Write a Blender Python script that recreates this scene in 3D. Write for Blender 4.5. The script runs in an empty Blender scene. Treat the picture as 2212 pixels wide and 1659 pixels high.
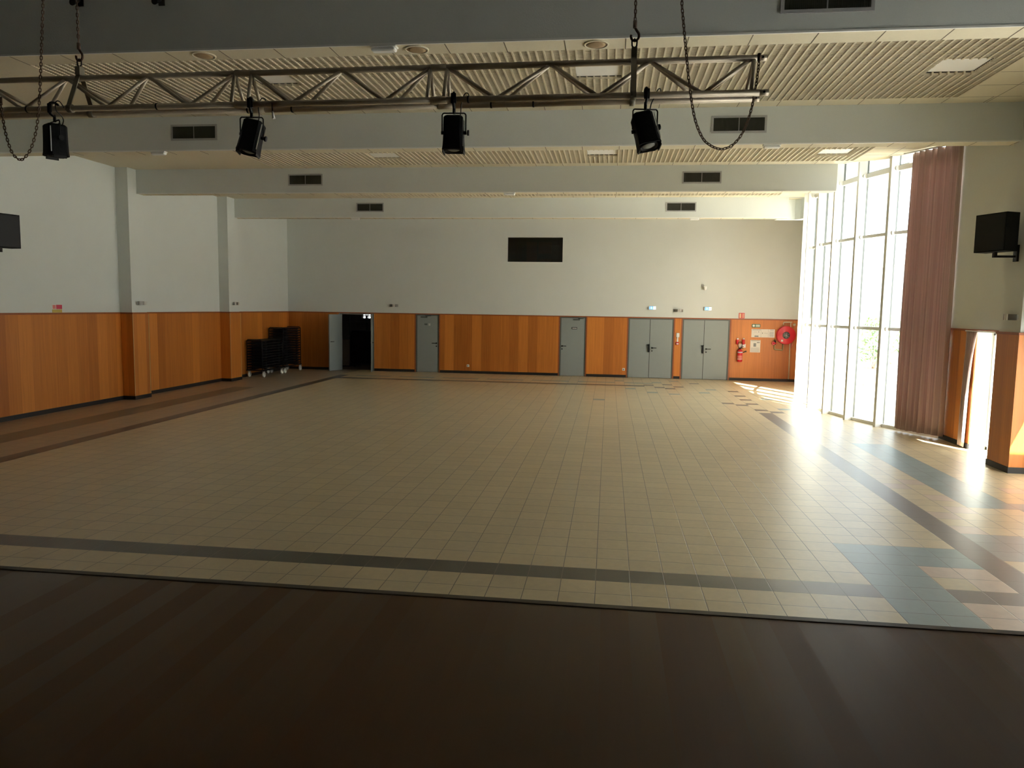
import bpy, bmesh, math, random
from mathutils import Vector, Matrix
random.seed(7)
SC = bpy.context.scene
COL = SC.collection
PI = math.pi

# ------------------------------------------------------------------ camera
H = 2.2
F, YAW, PITCH, ROLL = 1626.417, .1263, -.1010, .0153
cy, sy, cp, sp, cr, sr = math.cos(YAW), math.sin(YAW), math.cos(PITCH), math.sin(PITCH), math.cos(ROLL), math.sin(ROLL)
_f = Vector((-sy, cy, 0)); _r = Vector((cy, sy, 0)); _u = Vector((0, 0, 1))
FW = _f*cp + _u*sp; _u2 = -_f*sp + _u*cp
RT = _r*cr + _u2*sr; UP = -_r*sr + _u2*cr
cd = bpy.data.cameras.new('camera'); cam = bpy.data.objects.new('camera', cd); COL.objects.link(cam)
cd.sensor_width = 36; cd.lens = 36*F/2212; cd.clip_start = .05; cd.clip_end = 300
m = Matrix.Identity(4)
for i in range(3):
    m[i][0], m[i][1], m[i][2] = RT[i], UP[i], -FW[i]
m[2][3] = H
cam.matrix_world = m
SC.camera = cam
def ray(px, py): return RT*((px-1106)/F) - UP*((py-829.5)/F) + FW
def onz(px, py, z=0.):
    v = ray(px, py); v = v*((z-H)/v.z); return Vector((v.x, v.y, z))
def ony(px, py, y):
    v = ray(px, py); v = v*(y/v.y); return Vector((v.x, y, v.z+H))

# ------------------------------------------------------------------ light
EXPO = 0.08
w = bpy.data.worlds.new('sky'); SC.world = w; w.use_nodes = True
nt = w.node_tree; bg = nt.nodes['Background']
sky = nt.nodes.new('ShaderNodeTexSky'); sky.sky_type = 'NISHITA'; sky.sun_disc = False
sky.sun_elevation = math.radians(44); sky.sun_rotation = math.radians(156); sky.air_density = 1.0; sky.dust_density = 3.0; sky.ozone_density = .6
mixw = nt.nodes.new('ShaderNodeMix'); mixw.data_type = 'RGBA'; mixw.inputs[0].default_value = .55
mixw.inputs[7].default_value = (5.5, 5.6, 5.8, 1)
nt.links.new(sky.outputs[0], mixw.inputs[6]); nt.links.new(mixw.outputs[2], bg.inputs[0])
bg.inputs[1].default_value = 1.0
sd = bpy.data.lights.new('sun', 'SUN'); so = bpy.data.objects.new('sun', sd); COL.objects.link(so)
sd.energy = 42; sd.angle = math.radians(.6); sd.color = (1, .97, .92)
SUN = Vector((-.41, .91, -.96)).normalized()
so.rotation_euler = SUN.to_track_quat('-Z', 'Y').to_euler(); so.location = (12, -5, 20)
SC.view_settings.view_transform = 'Standard'; SC.view_settings.look = 'None'
SC.view_settings.exposure = EXPO; SC.view_settings.gamma = 1; SC.view_settings.use_curve_mapping = False
cy_ = SC.cycles
cy_.use_denoising = True
cy_.max_bounces = 10; cy_.diffuse_bounces = 7; cy_.glossy_bounces = 4; cy_.transparent_max_bounces = 16
cy_.sample_clamp_indirect = 12; cy_.caustics_reflective = False; cy_.caustics_refractive = False

# ------------------------------------------------------------------ materials
def mat(name, col, rough=.6, metal=0., spec=.5, noise=0., nscale=8., bump=0., bscale=60.):
    M = bpy.data.materials.new(name); M.use_nodes = True; n = M.node_tree; b = n.nodes['Principled BSDF']
    b.inputs['Base Color'].default_value = (*col, 1); b.inputs['Roughness'].default_value = rough
    b.inputs['Metallic'].default_value = metal; b.inputs['Specular IOR Level'].default_value = spec
    tc = n.nodes.new('ShaderNodeTexCoord')
    if noise:
        tx = n.nodes.new('ShaderNodeTexNoise'); tx.inputs['Scale'].default_value = nscale; tx.inputs['Detail'].default_value = 4
        n.links.new(tc.outputs['Object'], tx.inputs['Vector'])
        mr = n.nodes.new('ShaderNodeMapRange'); mr.inputs[3].default_value = 1-noise; mr.inputs[4].default_value = 1+noise
        n.links.new(tx.outputs[0], mr.inputs[0])
        mx = n.nodes.new('ShaderNodeVectorMath'); mx.operation = 'SCALE'; mx.inputs[0].default_value = col
        n.links.new(mr.outputs[0], mx.inputs['Scale']); n.links.new(mx.outputs[0], b.inputs['Base Color'])
    if bump:
        t2 = n.nodes.new('ShaderNodeTexNoise'); t2.inputs['Scale'].default_value = bscale
        n.links.new(tc.outputs['Object'], t2.inputs['Vector'])
        bp = n.nodes.new('ShaderNodeBump'); bp.inputs['Strength'].default_value = bump; bp.inputs['Distance'].default_value = .01
        n.links.new(t2.outputs[0], bp.inputs['Height']); n.links.new(bp.outputs[0], b.inputs['Normal'])
    return M
def math_node(n, op, a, b=None, c=None):
    k = n.nodes.new('ShaderNodeMath'); k.operation = op
    for i, v in enumerate((a, b, c)):
        if v is None: continue
        if isinstance(v, (int, float)): k.inputs[i].default_value = v
        else: n.links.new(v, k.inputs[i])
    return k.outputs[0]
def wood_panel(name, c1, c2, rough, pitch, axis='xy', grain=.55, spec=.5):
    """vertical (or lengthwise) veneer boards of differing tone with fine grain"""
    M = bpy.data.materials.new(name); M.use_nodes = True; n = M.node_tree; b = n.nodes['Principled BSDF']
    g = n.nodes.new('ShaderNodeNewGeometry'); s = n.nodes.new('ShaderNodeSeparateXYZ'); n.links.new(g.outputs['Position'], s.inputs[0])
    along = math_node(n, 'ADD', s.outputs[0], s.outputs[1]) if axis == 'xy' else s.outputs[0]
    cell = math_node(n, 'FLOOR', math_node(n, 'DIVIDE', along, pitch))
    wn = n.nodes.new('ShaderNodeTexWhiteNoise'); wn.noise_dimensions = '1D'; n.links.new(cell, wn.inputs['W'])
    mp = n.nodes.new('ShaderNodeCombineXYZ')
    n.links.new(math_node(n, 'MULTIPLY', along, 28), mp.inputs[0])
    n.links.new(math_node(n, 'MULTIPLY', s.outputs[2] if axis == 'xy' else s.outputs[1], .9), mp.inputs[1])
    n.links.new(math_node(n, 'MULTIPLY', cell, 3.7), mp.inputs[2])
    tx = n.nodes.new('ShaderNodeTexNoise'); tx.inputs['Scale'].default_value = 1; tx.inputs['Detail'].default_value = 5; tx.inputs['Distortion'].default_value = .8
    n.links.new(mp.outputs[0], tx.inputs['Vector'])
    f = math_node(n, 'ADD', math_node(n, 'MULTIPLY', wn.outputs['Value'], 1-grain), math_node(n, 'MULTIPLY', tx.outputs[0], grain))
    mx = n.nodes.new('ShaderNodeMix'); mx.data_type = 'RGBA'; mx.inputs[6].default_value = (*c1, 1); mx.inputs[7].default_value = (*c2, 1)
    n.links.new(f, mx.inputs[0]); n.links.new(mx.outputs[2], b.inputs['Base Color'])
    b.inputs['Roughness'].default_value = rough; b.inputs['Specular IOR Level'].default_value = spec
    return M, n, b, wn, s
M_PAINT = mat('wall paint pale grey', (.67, .70, .67), .85, spec=.2, noise=.03, nscale=2, bump=.15, bscale=90)
M_WHITE = mat('white lacquer', (.82, .83, .80), .35, noise=.02)
M_CEIL = mat('ceiling tile beige', (.74, .68, .52), .85, spec=.2, noise=.04, nscale=30, bump=.2, bscale=200)
M_GRILLE = mat('ceiling grille beige', (.70, .63, .48), .7, spec=.3, noise=.03)
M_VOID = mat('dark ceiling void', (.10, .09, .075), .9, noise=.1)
M_WOOD, *_ = wood_panel('oak veneer panelling', (.30, .075, .007), (.80, .29, .048), .42, .31)
M_TRIM = mat('dark orange wood trim', (.30, .085, .025), .45, noise=.15, nscale=20)
M_LIPP = mat('pale wood edge strip', (.62, .40, .18), .5, noise=.1)
M_BLACK = mat('black skirting', (.012, .011, .010), .5, noise=.2)
M_DOOR = mat('blue grey door paint', (.27, .305, .295), .5, noise=.03)
M_DFRAME = mat('dark grey door frame', (.10, .115, .105), .5, noise=.05)
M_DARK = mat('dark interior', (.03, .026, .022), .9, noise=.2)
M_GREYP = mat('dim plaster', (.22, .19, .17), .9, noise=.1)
M_BLKM = mat('black powder coated metal', (.010, .010, .010), .5, spec=.25, noise=.2)
M_BLKP = mat('black rough plastic', (.009, .009, .010), .7, spec=.12, noise=.2, bump=.2)
M_ALU = mat('worn truss aluminium', (.56, .48, .37), .42, metal=.35, noise=.15, nscale=12)
M_RUST = mat('rusty chain steel', (.12, .075, .05), .55, metal=.6, noise=.3, nscale=40)
M_STEEL = mat('steel', (.55, .55, .53), .3, metal=1., noise=.1)
M_GALV = mat('dull galvanised strap', (.24, .22, .17), .5, metal=.5, noise=.2)
M_RED = mat('red enamel', (.62, .02, .03), .35, noise=.05)
M_PAPER = mat('white paper', (.78, .77, .72), .8, noise=.02)
M_INK = mat('printed grey ink', (.25, .27, .26), .8, noise=.2)
M_GREEN = mat('dull green sign', (.10, .26, .18), .6, noise=.1)
M_BRASS = mat('greenish brass pipe', (.33, .30, .14), .4, metal=.8, noise=.2)
M_PIPE = mat('cream painted pipe', (.62, .55, .38), .5, noise=.05)
M_VENT = mat('dark olive vent grille', (.035, .036, .026), .6, noise=.2)
M_VFR = mat('grey vent frame', (.40, .40, .40), .6, noise=.05)
M_DIFF = mat('opal light diffuser', (.88, .88, .86), .5, noise=.01)
M_LENS = mat('glass lens', (.35, .36, .34), .08, spec=1., noise=.05)
M_WHEEL = mat('pale rubber wheel', (.78, .77, .70), .6, noise=.1)
M_TABLE = mat('near black laminate', (.007, .007, .008), .6, spec=.2, noise=.2)
M_RUBBER = mat('dark rubber', (.02, .02, .02), .8, noise=.1)
M_TEALW = mat('blue rubber ring', (.10, .20, .32), .6, noise=.1)
M_LEAF = mat('shrub leaves', (.12, .22, .06), .6, noise=.4, nscale=6)
M_POT = mat('terracotta pot', (.5, .35, .25), .8, noise=.1)
M_PAVE = mat('pale concrete paving', (.72, .71, .68), .9, noise=.08, nscale=1.5, bump=.2)
M_RENDER = mat('pale rendered facade', (.62, .61, .57), .9, noise=.05)
M_SLAT = mat('grey timber slats', (.30, .27, .22), .8, noise=.2)
M_YELL = mat('yellow label', (.55, .42, .10), .7, noise=.05)
M_PINK = mat('pale red label', (.70, .22, .20), .7, noise=.05)
def emis(name, col, s):
    M = mat(name, col, .4, noise=.02); b = M.node_tree.nodes['Principled BSDF']
    b.inputs['Emission Color'].default_value = (*col, 1); b.inputs['Emission Strength'].default_value = s; return M
M_BLUEL = emis('lit blue sign film', (.16, .42, .80), .9)
M_WHL = emis('lit white symbol film', (.75, .90, 1.), 1.3)
def glass(name, tint=(.96, .98, .97), refl=.06):
    M = bpy.data.materials.new(name); M.use_nodes = True; n = M.node_tree
    for k in list(n.nodes):
        if k.type != 'OUTPUT_MATERIAL': n.nodes.remove(k)
    o = n.nodes['Material Output']; t = n.nodes.new('ShaderNodeBsdfTransparent'); t.inputs[0].default_value = (*tint, 1)
    g = n.nodes.new('ShaderNodeBsdfGlossy'); g.inputs['Roughness'].default_value = .02
    mx = n.nodes.new('ShaderNodeMixShader'); mx.inputs[0].default_value = .04
    n.links.new(t.outputs[0], mx.inputs[1]); n.links.new(g.outputs[0], mx.inputs[2]); n.links.new(mx.outputs[0], o.inputs[0])
    return M
M_GLASS = glass('clear window glass')
M_TINT = glass('smoky control window glass', (.30, .26, .23))
def curtain_mat(nm, ca, cb, tr):
    M = bpy.data.materials.new(nm); M.use_nodes = True; n = M.node_tree; b = n.nodes['Principled BSDF']
    tc = n.nodes.new('ShaderNodeTexCoord'); mp = n.nodes.new('ShaderNodeMapping'); mp.inputs['Scale'].default_value = (40, 40, .15)
    tx = n.nodes.new('ShaderNodeTexNoise'); tx.inputs['Scale'].default_value = 1; tx.inputs['Detail'].default_value = 6
    n.links.new(tc.outputs['Object'], mp.inputs[0]); n.links.new(mp.outputs[0], tx.inputs['Vector'])
    mx = n.nodes.new('ShaderNodeMix'); mx.data_type = 'RGBA'; mx.inputs[6].default_value = (*ca, 1); mx.inputs[7].default_value = (*cb, 1)
    n.links.new(tx.outputs[0], mx.inputs[0]); n.links.new(mx.outputs[2], b.inputs['Base Color'])
    b.inputs['Roughness'].default_value = .9; b.inputs['Sheen Weight'].default_value = .3
    t = n.nodes.new('ShaderNodeBsdfTranslucent'); n.links.new(mx.outputs[2], t.inputs[0])
    ms = n.nodes.new('ShaderNodeMixShader'); ms.inputs[0].default_value = tr
    n.links.new(b.outputs[0], ms.inputs[1]); n.links.new(t.outputs[0], ms.inputs[2]); n.links.new(ms.outputs[0], n.nodes['Material Output'].inputs[0])
    return M
M_CURT = curtain_mat('dusty rose curtain', (.45, .32, .30), (.92, .75, .72), .2)
M_SHEER = curtain_mat('thin pink curtain', (.80, .74, .71), (.90, .85, .82), .65)

# ------------------------------------------------------------------ mesh building
class B:
    def __init__(s): s.v = []; s.f = []; s.sm = []
    def add(s, vs, fs, smooth=False):
        o = len(s.v); s.v += [tuple(x) for x in vs]; s.f += [tuple(i+o for i in f) for f in fs]; s.sm += [smooth]*len(fs); return s
    def box(s, x0, x1, y0, y1, z0, z1, M=None):
        vs = [Vector((x, y, z)) for x in (x0, x1) for y in (y0, y1) for z in (z0, z1)]
        if M is not None: vs = [M @ v for v in vs]
        return s.add(vs, [(0, 1, 3, 2), (4, 6, 7, 5), (0, 4, 5, 1), (2, 3, 7, 6), (0, 2, 6, 4), (1, 5, 7, 3)])
    def cbox(s, x0, x1, y0, y1, z0, z1, c=.01, M=None):
        """box with its long edges chamfered: an octagonal section swept in z"""
        pts = [(x0+c, y0), (x1-c, y0), (x1, y0+c), (x1, y1-c), (x1-c, y1), (x0+c, y1), (x0, y1-c), (x0, y0+c)]
        e = min(c, (z1-z0)*.3)
        def ins(p): return ((p[0]-(x0+x1)/2)*(1-2*e/max(x1-x0, 1e-6))+(x0+x1)/2, (p[1]-(y0+y1)/2)*(1-2*e/max(y1-y0, 1e-6))+(y0+y1)/2)
        R = [[(*ins(p), z0) for p in pts], [(*p, z0+e) for p in pts], [(*p, z1-e) for p in pts], [(*ins(p), z1) for p in pts]]
        return s.rings(R, M=M, smooth=False)
    def rings(s, R, closed=True, M=None, smooth=True, caps=True):
        n = len(R[0]); vs = [Vector(p) for r in R for p in r]
        if M is not None: vs = [M @ v for v in vs]
        fs = []
        for i in range(len(R)-1):
            for j in range(n if closed else n-1):
                k = (j+1) % n; fs.append((i*n+j, i*n+k, (i+1)*n+k, (i+1)*n+j))
        o = len(s.v); s.add(vs, fs, smooth)
        if caps: s.f += [tuple(o+j for j in reversed(range(n))), tuple(o+(len(R)-1)*n+j for j in range(n))]; s.sm += [False, False]
        return s
    def tube(s, pts, r, n=10, closed=False, rads=None, caps=True):
        pts = [Vector(p) for p in pts]; R = []; up = None
        N = len(pts)
        for i, p in enumerate(pts):
            if closed: t = pts[(i+1) % N]-pts[i-1]
            else: t = pts[min(i+1, N-1)]-pts[max(i-1, 0)]
            t.normalize()
            if up is None: up = t.orthogonal().normalized()
            up = (up - t*up.dot(t)); up = up.normalized() if up.length > 1e-6 else t.orthogonal().normalized()
            q = t.cross(up); rr = rads[i] if rads else r
            R.append([p+up*(rr*math.cos(2*PI*k/n))+q*(rr*math.sin(2*PI*k/n)) for k in range(n)])
        if closed:
            o = len(s.v); vs = [p for r_ in R for p in r_]; fs = []
            for i in range(N):
                for j in range(n):
                    fs.append((i*n+j, i*n+(j+1) % n, ((i+1) % N)*n+(j+1) % n, ((i+1) % N)*n+j))
            s.add(vs, fs, True)
        else: s.rings(R, smooth=True, caps=caps)
        return s
    def lathe(s, prof, n=24, M=None, smooth=True):
        """prof = (radius, z) pairs around the z axis"""
        return s.rings([[(r*math.cos(2*PI*k/n), r*math.sin(2*PI*k/n), z) for k in range(n)] for r, z in prof], M=M, smooth=smooth)
    def prism(s, poly, z0, z1, M=None):
        return s.rings([[(x, y, z0) for x, y in poly], [(x, y, z1) for x, y in poly]], M=M, smooth=False)
    def build(s, name, material, parent=None, origin=None):
        me = bpy.data.meshes.new(name); off = Vector((0, 0, 0)); base = Vector((0, 0, 0))
        p = parent
        while p is not None: base += Vector(p.location); p = p.parent
        off = Vector(origin) if origin is not None else base
        me.from_pydata([tuple(Vector(v)-off) for v in s.v], [], s.f); me.update()
        me.polygons.foreach_set('use_smooth', s.sm)
        me.materials.append(material)
        bm = bmesh.new(); bm.from_mesh(me); bmesh.ops.recalc_face_normals(bm, faces=bm.faces); bm.to_mesh(me); bm.free()
        o = bpy.data.objects.new(name, me); COL.objects.link(o)
        if parent is not None: o.parent = parent
        if origin is not None: o.location = off-base
        return o
def tag(o, label, cat, group=None, kind=None):
    o['label'] = label; o['category'] = cat
    if group: o['group'] = group
    if kind: o['kind'] = kind
    return o
def empty(name, loc, label, cat, group=None, kind=None):
    o = bpy.data.objects.new(name, None); COL.objects.link(o); o.location = loc; o.empty_display_size = .1
    return tag(o, label, cat, group, kind)
def copy_tree(o, parent=None):
    c = o.copy(); COL.objects.link(c); c.parent = parent
    for ch in list(o.children): copy_tree(ch, c)
    return c
def rot(axis, deg, at=(0, 0, 0)):
    return Matrix.Translation(at) @ Matrix.Rotation(math.radians(deg), 4, axis)
def text(txt, size, loc, rotm, material, parent, name='lettering', align='CENTER'):
    cu = bpy.data.curves.new(name, 'FONT'); cu.body = txt; cu.size = size; cu.align_x = align; cu.align_y = 'CENTER'; cu.extrude = .0008
    o = bpy.data.objects.new(name, cu); COL.objects.link(o); cu.materials.append(material)
    off = Vector((0, 0, 0)); p = parent
    while p is not None: off += Vector(p.location); p = p.parent
    o.parent = parent; o.location = Vector(loc)-off; o.rotation_euler = rotm
    return o

# ------------------------------------------------------------------ hall dimensions
XL, XR, YB = -10.87, 5.93, 24.64
ZW, ZB, ZC = 1.965, 4.62, 5.14
BEAMS = [7.06, 11.557, 16.0, 20.475]; BT = .30
YST, ZST = 3.74, .70
GC, GR = Vector((12.55, 18.3)), 7.8
def arc(y): return GC.x - math.sqrt(GR**2-(y-GC.y)**2)
ROOF = 5.7

# ---- floor: 0.279 m tiles, each with its own glaze colour, some with light painted in
T, TX, TY = .279, .23, 5.98
BEI = (.57, .465, .275); DRK = (.05, .045, .032); BRN = (.13, .108, .082); TEAL = (.21, .28, .265); PNK = (.56, .43, .32); GRN = (.018, .022, .015)
dark = {}
for (x, y) in [(3.4, 17.38), (3.4, 19.99), (3.4, 19.16), (2.86, 18.36), (3.13, 18.1), (3.4, 18.36), (3.4, 21.24), (2.57, 23.04), (2.02, 21.94), (1.75, 22.53), (1.75, 21.42), (1.47, 21.74), (1.19, 22.3), (3.7, 16.95)]:
    dark[(math.floor((x-TX)/T), math.floor((y-TY)/T))] = BRN
for (x, y) in [(-.23, 18.33), (1.2, 20.27), (.65, 21.18), (1.74, 20.03), (2.59, 20.62), (2.9, 21.4), (.5, 23.4), (1.5, 23.2), (4.1, 17.6), (3.9, 19.6), (2.0, 23.6)]:
    dark[(math.floor((x-TX)/T), math.floor((y-TY)/T))] = TEAL
def tile_col(i, j):
    r = random.Random(i*7919+j*104729)
    c = BEI
    if (i, j) in dark: c = dark[(i, j)]
    elif j == 0 and i < 11 and i not in (7, 8): c = GRN if i < 2 else ((.045, .05, .042) if i < 4 else BRN)  # light on the front strip put into its colour, paler towards the right
    elif j == 0 and i in (7, 8): c = TEAL
    elif i == 11 and j <= 38: c = BRN
    elif i == -31 and j <= 60: c = DRK
    elif j == 57 and -31 < i < 3: c = DRK
    elif j == 60 and -31 < i < 4 and i % 5 != 0: c = (.24, .28, .24)
    elif i in (7, 8) and j <= 4: c = TEAL
    elif i in (9, 10) and 3 <= j <= 4: c = TEAL
    elif i in (12, 13) and 4 <= j <= 6: c = (.27, .28, .25)
    elif i in (14, 15) and 11 <= j <= 25: c = TEAL
    elif 15 < i < 19 and 9 <= j <= 11: c = TEAL
    elif i in (-35, -36) and j < 46: c = (.10, .115, .085)
    elif i >= 9 and j < 3: c = PNK if r.random() < .75 else BEI
    elif i >= 12 and j < 16 and r.random() < .25: c = PNK  # pink tint painted in for the wood's reflection in the floor
    elif i < -31: c = (.36, .29, .19)
    k = 1+(r.random()-.5)*.10
    return (c[0]*k, c[1]*k, c[2]*k)
me = bpy.data.meshes.new('floor'); vs = []; fs = []; cols = []
for i in range(-40, 24):
    for j in range(-11, 68):
        x, y = TX+i*T, TY+j*T; o = len(vs)
        vs += [(x, y, 0), (x+T, y, 0), (x+T, y+T, 0), (x, y+T, 0)]; fs.append((o, o+1, o+2, o+3)); cols.append(tile_col(i, j))
me.from_pydata(vs, [], fs); me.update()
at = me.color_attributes.new('tile', 'FLOAT_COLOR', 'CORNER')
at.data.foreach_set('color', [c for q in cols for _ in range(4) for c in (*q, 1.)])
M_FLOOR = bpy.data.materials.new('glazed floor tiles'); M_FLOOR.use_nodes = True; n = M_FLOOR.node_tree; b = n.nodes['Principled BSDF']
ca = n.nodes.new('ShaderNodeVertexColor'); ca.layer_name = 'tile'
g = n.nodes.new('ShaderNodeNewGeometry'); s_ = n.nodes.new('ShaderNodeSeparateXYZ'); n.links.new(g.outputs['Position'], s_.inputs[0])
def edge(out, o0):
    f = math_node(n, 'FRACT', math_node(n, 'DIVIDE', math_node(n, 'SUBTRACT', out, o0), T))
    return math_node(n, 'MULTIPLY', math_node(n, 'MINIMUM', f, math_node(n, 'SUBTRACT', 1., f)), T)
ed = math_node(n, 'MINIMUM', edge(s_.outputs[0], TX), edge(s_.outputs[1], TY))
gm = n.nodes.new('ShaderNodeMapRange'); gm.interpolation_type = 'SMOOTHSTEP'; gm.inputs[1].default_value = .0015; gm.inputs[2].default_value = .0045
n.links.new(ed, gm.inputs[0])
tn = n.nodes.new('ShaderNodeTexNoise'); tn.inputs['Scale'].default_value = 14; tn.inputs['Detail'].default_value = 8
n.links.new(g.outputs['Position'], tn.inputs['Vector'])
mr = n.nodes.new('ShaderNodeMapRange'); mr.inputs[1].default_value = .3; mr.inputs[2].default_value = .7; mr.inputs[3].default_value = .94; mr.inputs[4].default_value = 1.05; n.links.new(tn.outputs[0], mr.inputs[0])
sc_ = n.nodes.new('ShaderNodeVectorMath'); sc_.operation = 'SCALE'; n.links.new(ca.outputs[0], sc_.inputs[0]); n.links.new(mr.outputs[0], sc_.inputs['Scale'])
mx = n.nodes.new('ShaderNodeMix'); mx.data_type = 'RGBA'; mx.inputs[6].default_value = (.10, .085, .06, 1)
n.links.new(gm.outputs[0], mx.inputs[0]); n.links.new(sc_.outputs[0], mx.inputs[7]); n.links.new(mx.outputs[2], b.inputs['Base Color'])
rr = n.nodes.new('ShaderNodeMapRange'); rr.inputs[3].default_value = .38; rr.inputs[4].default_value = .43; n.links.new(tn.outputs[0], rr.inputs[0])
n.links.new(rr.outputs[0], b.inputs['Roughness']); b.inputs['Specular IOR Level'].default_value = .6; b.inputs['Coat Weight'].default_value = .35; b.inputs['Coat Roughness'].default_value = .34; b.inputs['Coat IOR'].default_value = 1.6
bp = n.nodes.new('ShaderNodeBump'); bp.inputs['Strength'].default_value = .5; bp.inputs['Distance'].default_value = .003
n.links.new(gm.outputs[0], bp.inputs['Height']); n.links.new(bp.outputs[0], b.inputs['Normal'])
me.materials.append(M_FLOOR)
fl = bpy.data.objects.new('floor', me); COL.objects.link(fl)
tag(fl, 'beige tiled hall floor with dark border strips and teal paths', 'floor', kind='structure')

# ---- stage
M_STAGE, n, b, wn, s_ = wood_panel('dark red brown stage boards', (.062, .022, .0055), (.108, .040, .010), .45, .135, axis='x', grain=.4, spec=.3)
rr = n.nodes.new('ShaderNodeMapRange'); rr.inputs[3].default_value = .28; rr.inputs[4].default_value = .5
n.links.new(wn.outputs['Value'], rr.inputs[0]); n.links.new(rr.outputs[0], b.inputs['Roughness'])
q = B().box(-10.8, 5.85, -6, YST-.055, 0, ZST).build('stage_floor', M_STAGE)
tag(q, 'dark brown wooden stage boards at the bottom of the view', 'stage', kind='structure')
nz = B().cbox(-10.8, 5.85, YST-.055, YST, 0, ZST+.004, .006).build('stage_nosing', mat('stage nosing', (.045, .03, .016), .45, noise=.2), q)

# ---- walls
def wall_left():
    w_ = B().box(XL-.3, XL, -6, YB+.3, 0, ROOF)
    for y0, y1 in ((6.8, 7.36), (11.2, 11.75), (15.69, 16.24), (20.06, 20.64)):
        w_.box(XL, -10.58, y0, y1, ZW, ZC)
    w_ = w_.build('wall_left', M_PAINT); tag(w_, 'pale grey left wall with two projecting pillars above wood panelling', 'wall', kind='structure')
    p = B()
    spans = [(4.0, 6.8), (7.36, 11.2), (11.75, 15.69), (16.24, 20.06), (20.64, YB)]
    for y0, y1 in spans: p.box(XL, XL+.02, y0, y1, .085, ZW-.035)
    for y0, y1 in ((6.8, 7.36), (11.2, 11.75), (15.69, 16.24), (20.06, 20.64)):
        p.box(XL, -10.56, y0-.02, y1+.02, .085, ZW-.035)
    p.build('wood_panelling', M_WOOD, w_)
    t = B(); e = B(); k = B()
    for y0, y1 in spans: t.box(XL, XL+.03, y0, y1, ZW-.035, ZW); k.box(XL, XL+.03, y0, y1, 0, .085)
    for y0, y1 in ((6.8, 7.36), (11.2, 11.75), (15.69, 16.24), (20.06, 20.64)):
        t.box(XL, -10.55, y0-.03, y1+.03, ZW-.035, ZW); k.box(XL, -10.55, y0-.03, y1+.03, 0, .085)
        for yy in (y0-.024, y1+.008): e.box(-10.562, -10.553, yy, yy+.016, .085, ZW-.035)
    t.build('panel_cap', M_TRIM, w_); e.build('corner_strip', M_LIPP, w_)
    tag(k.build('baseboard_left', M_BLACK), 'black skirting along the left wall', 'skirting', kind='structure')
wall_left()

DOORS = [(-9.06, -7.86), (-6.42, -5.59), (-1.60, -.715), (.61, 2.085), (2.32, 3.83)]
XE = 6.0
def wall_back():
    w_ = B(); y0, y1 = YB, YB+.25
    wx0, wx1, wz0, wz1 = -3.35, -1.545, 3.69, 4.48
    w_.box(XL, wx0, y0, y1, ZW, ROOF); w_.box(wx1, XE, y0, y1, ZW, ROOF); w_.box(wx0, wx1, y0, y1, ZW, wz0); w_.box(wx0, wx1, y0, y1, wz1, ROOF)
    xs = [XL]+[v for d in DOORS for v in d]+[XE]
    for k in range(0, len(xs), 2): w_.box(xs[k], xs[k+1], y0+.02, y1, 0, ZW)
    w_ = w_.build('wall_back', M_PAINT); tag(w_, 'pale grey far wall above wood panelling and doors', 'wall', kind='structure')
    p = B(); t = B(); k_ = B()
    for k in range(0, len(xs), 2):
        a, c = xs[k]+(.02 if k else 0), xs[k+1]-(.02 if xs[k+1] < XE else 0)
        p.box(a, c, y0-.004, y0+.02, .085, ZW-.035); k_.box(a, c, y0-.012, y0+.02, 0, .085)
    t.box(XL, XE, y0-.01, y0+.02, ZW-.035, ZW)
    for d in DOORS[1:]:
        for x in d: t.box(x-.02, x+.02, y0-.008, y0+.02, 0, ZW-.035)
    p.build('wood_panelling', M_WOOD, w_); t.build('panel_cap', M_TRIM, w_)
    tag(k_.build('baseboard_back', M_BLACK), 'black skirting along the far wall between the doors', 'skirting', kind='structure')
    # control room window
    wn_ = empty('window_1', ((wx0+wx1)/2, YB, wz0), 'dark control room window high on the far wall', 'window', kind='structure')
    fr = B()
    for a in ((wx0-.03, wx0, wz0-.03, wz1+.03), (wx1, wx1+.02, wz0-.03, wz1+.03), (wx0, wx1, wz0-.03, wz0), (wx0, wx1, wz1, wz1+.02)):
        fr.box(a[0], a[1], YB-.006, YB+.06, a[2], a[3])
    fr.build('window_frame', M_PAINT, wn_)
    B().box(wx0, wx1, YB+.15, YB+.158, wz0, wz1).build('window_pane', M_TINT, wn_)
    r = B().box(wx0-.6, wx1+.6, YB+2.2, YB+2.25, wz0-.6, wz1+.5).box(wx0-.6, wx1+.6, YB+.26, YB+2.2, wz0-.65, wz0-.6).box(wx0-.6, wx1+.6, YB+.26, YB+2.2, wz1+.4, wz1+.45)
    r.box(wx0-.65, wx0-.6, YB+.26, YB+2.2, wz0-.6, wz1+.45).box(wx1+.6, wx1+.65, YB+.26, YB+2.2, wz0-.6, wz1+.45)
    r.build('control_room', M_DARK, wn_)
    sh = B().box(wx0+.5, wx0+.85, YB+1.2, YB+1.25, wz0-.2, wz1-.05).box(wx0+.9, wx0+1.35, YB+1.2, YB+1.25, wz0+.35, wz1-.05)
    for k in range(7): sh.box(wx0+.95, wx0+1.35, YB+1.15, YB+1.3, wz0-.1+k*.04, wz0-.08+k*.04)
    sh.build('wooden_shelving', M_WOOD, wn_)
wall_back()

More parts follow.
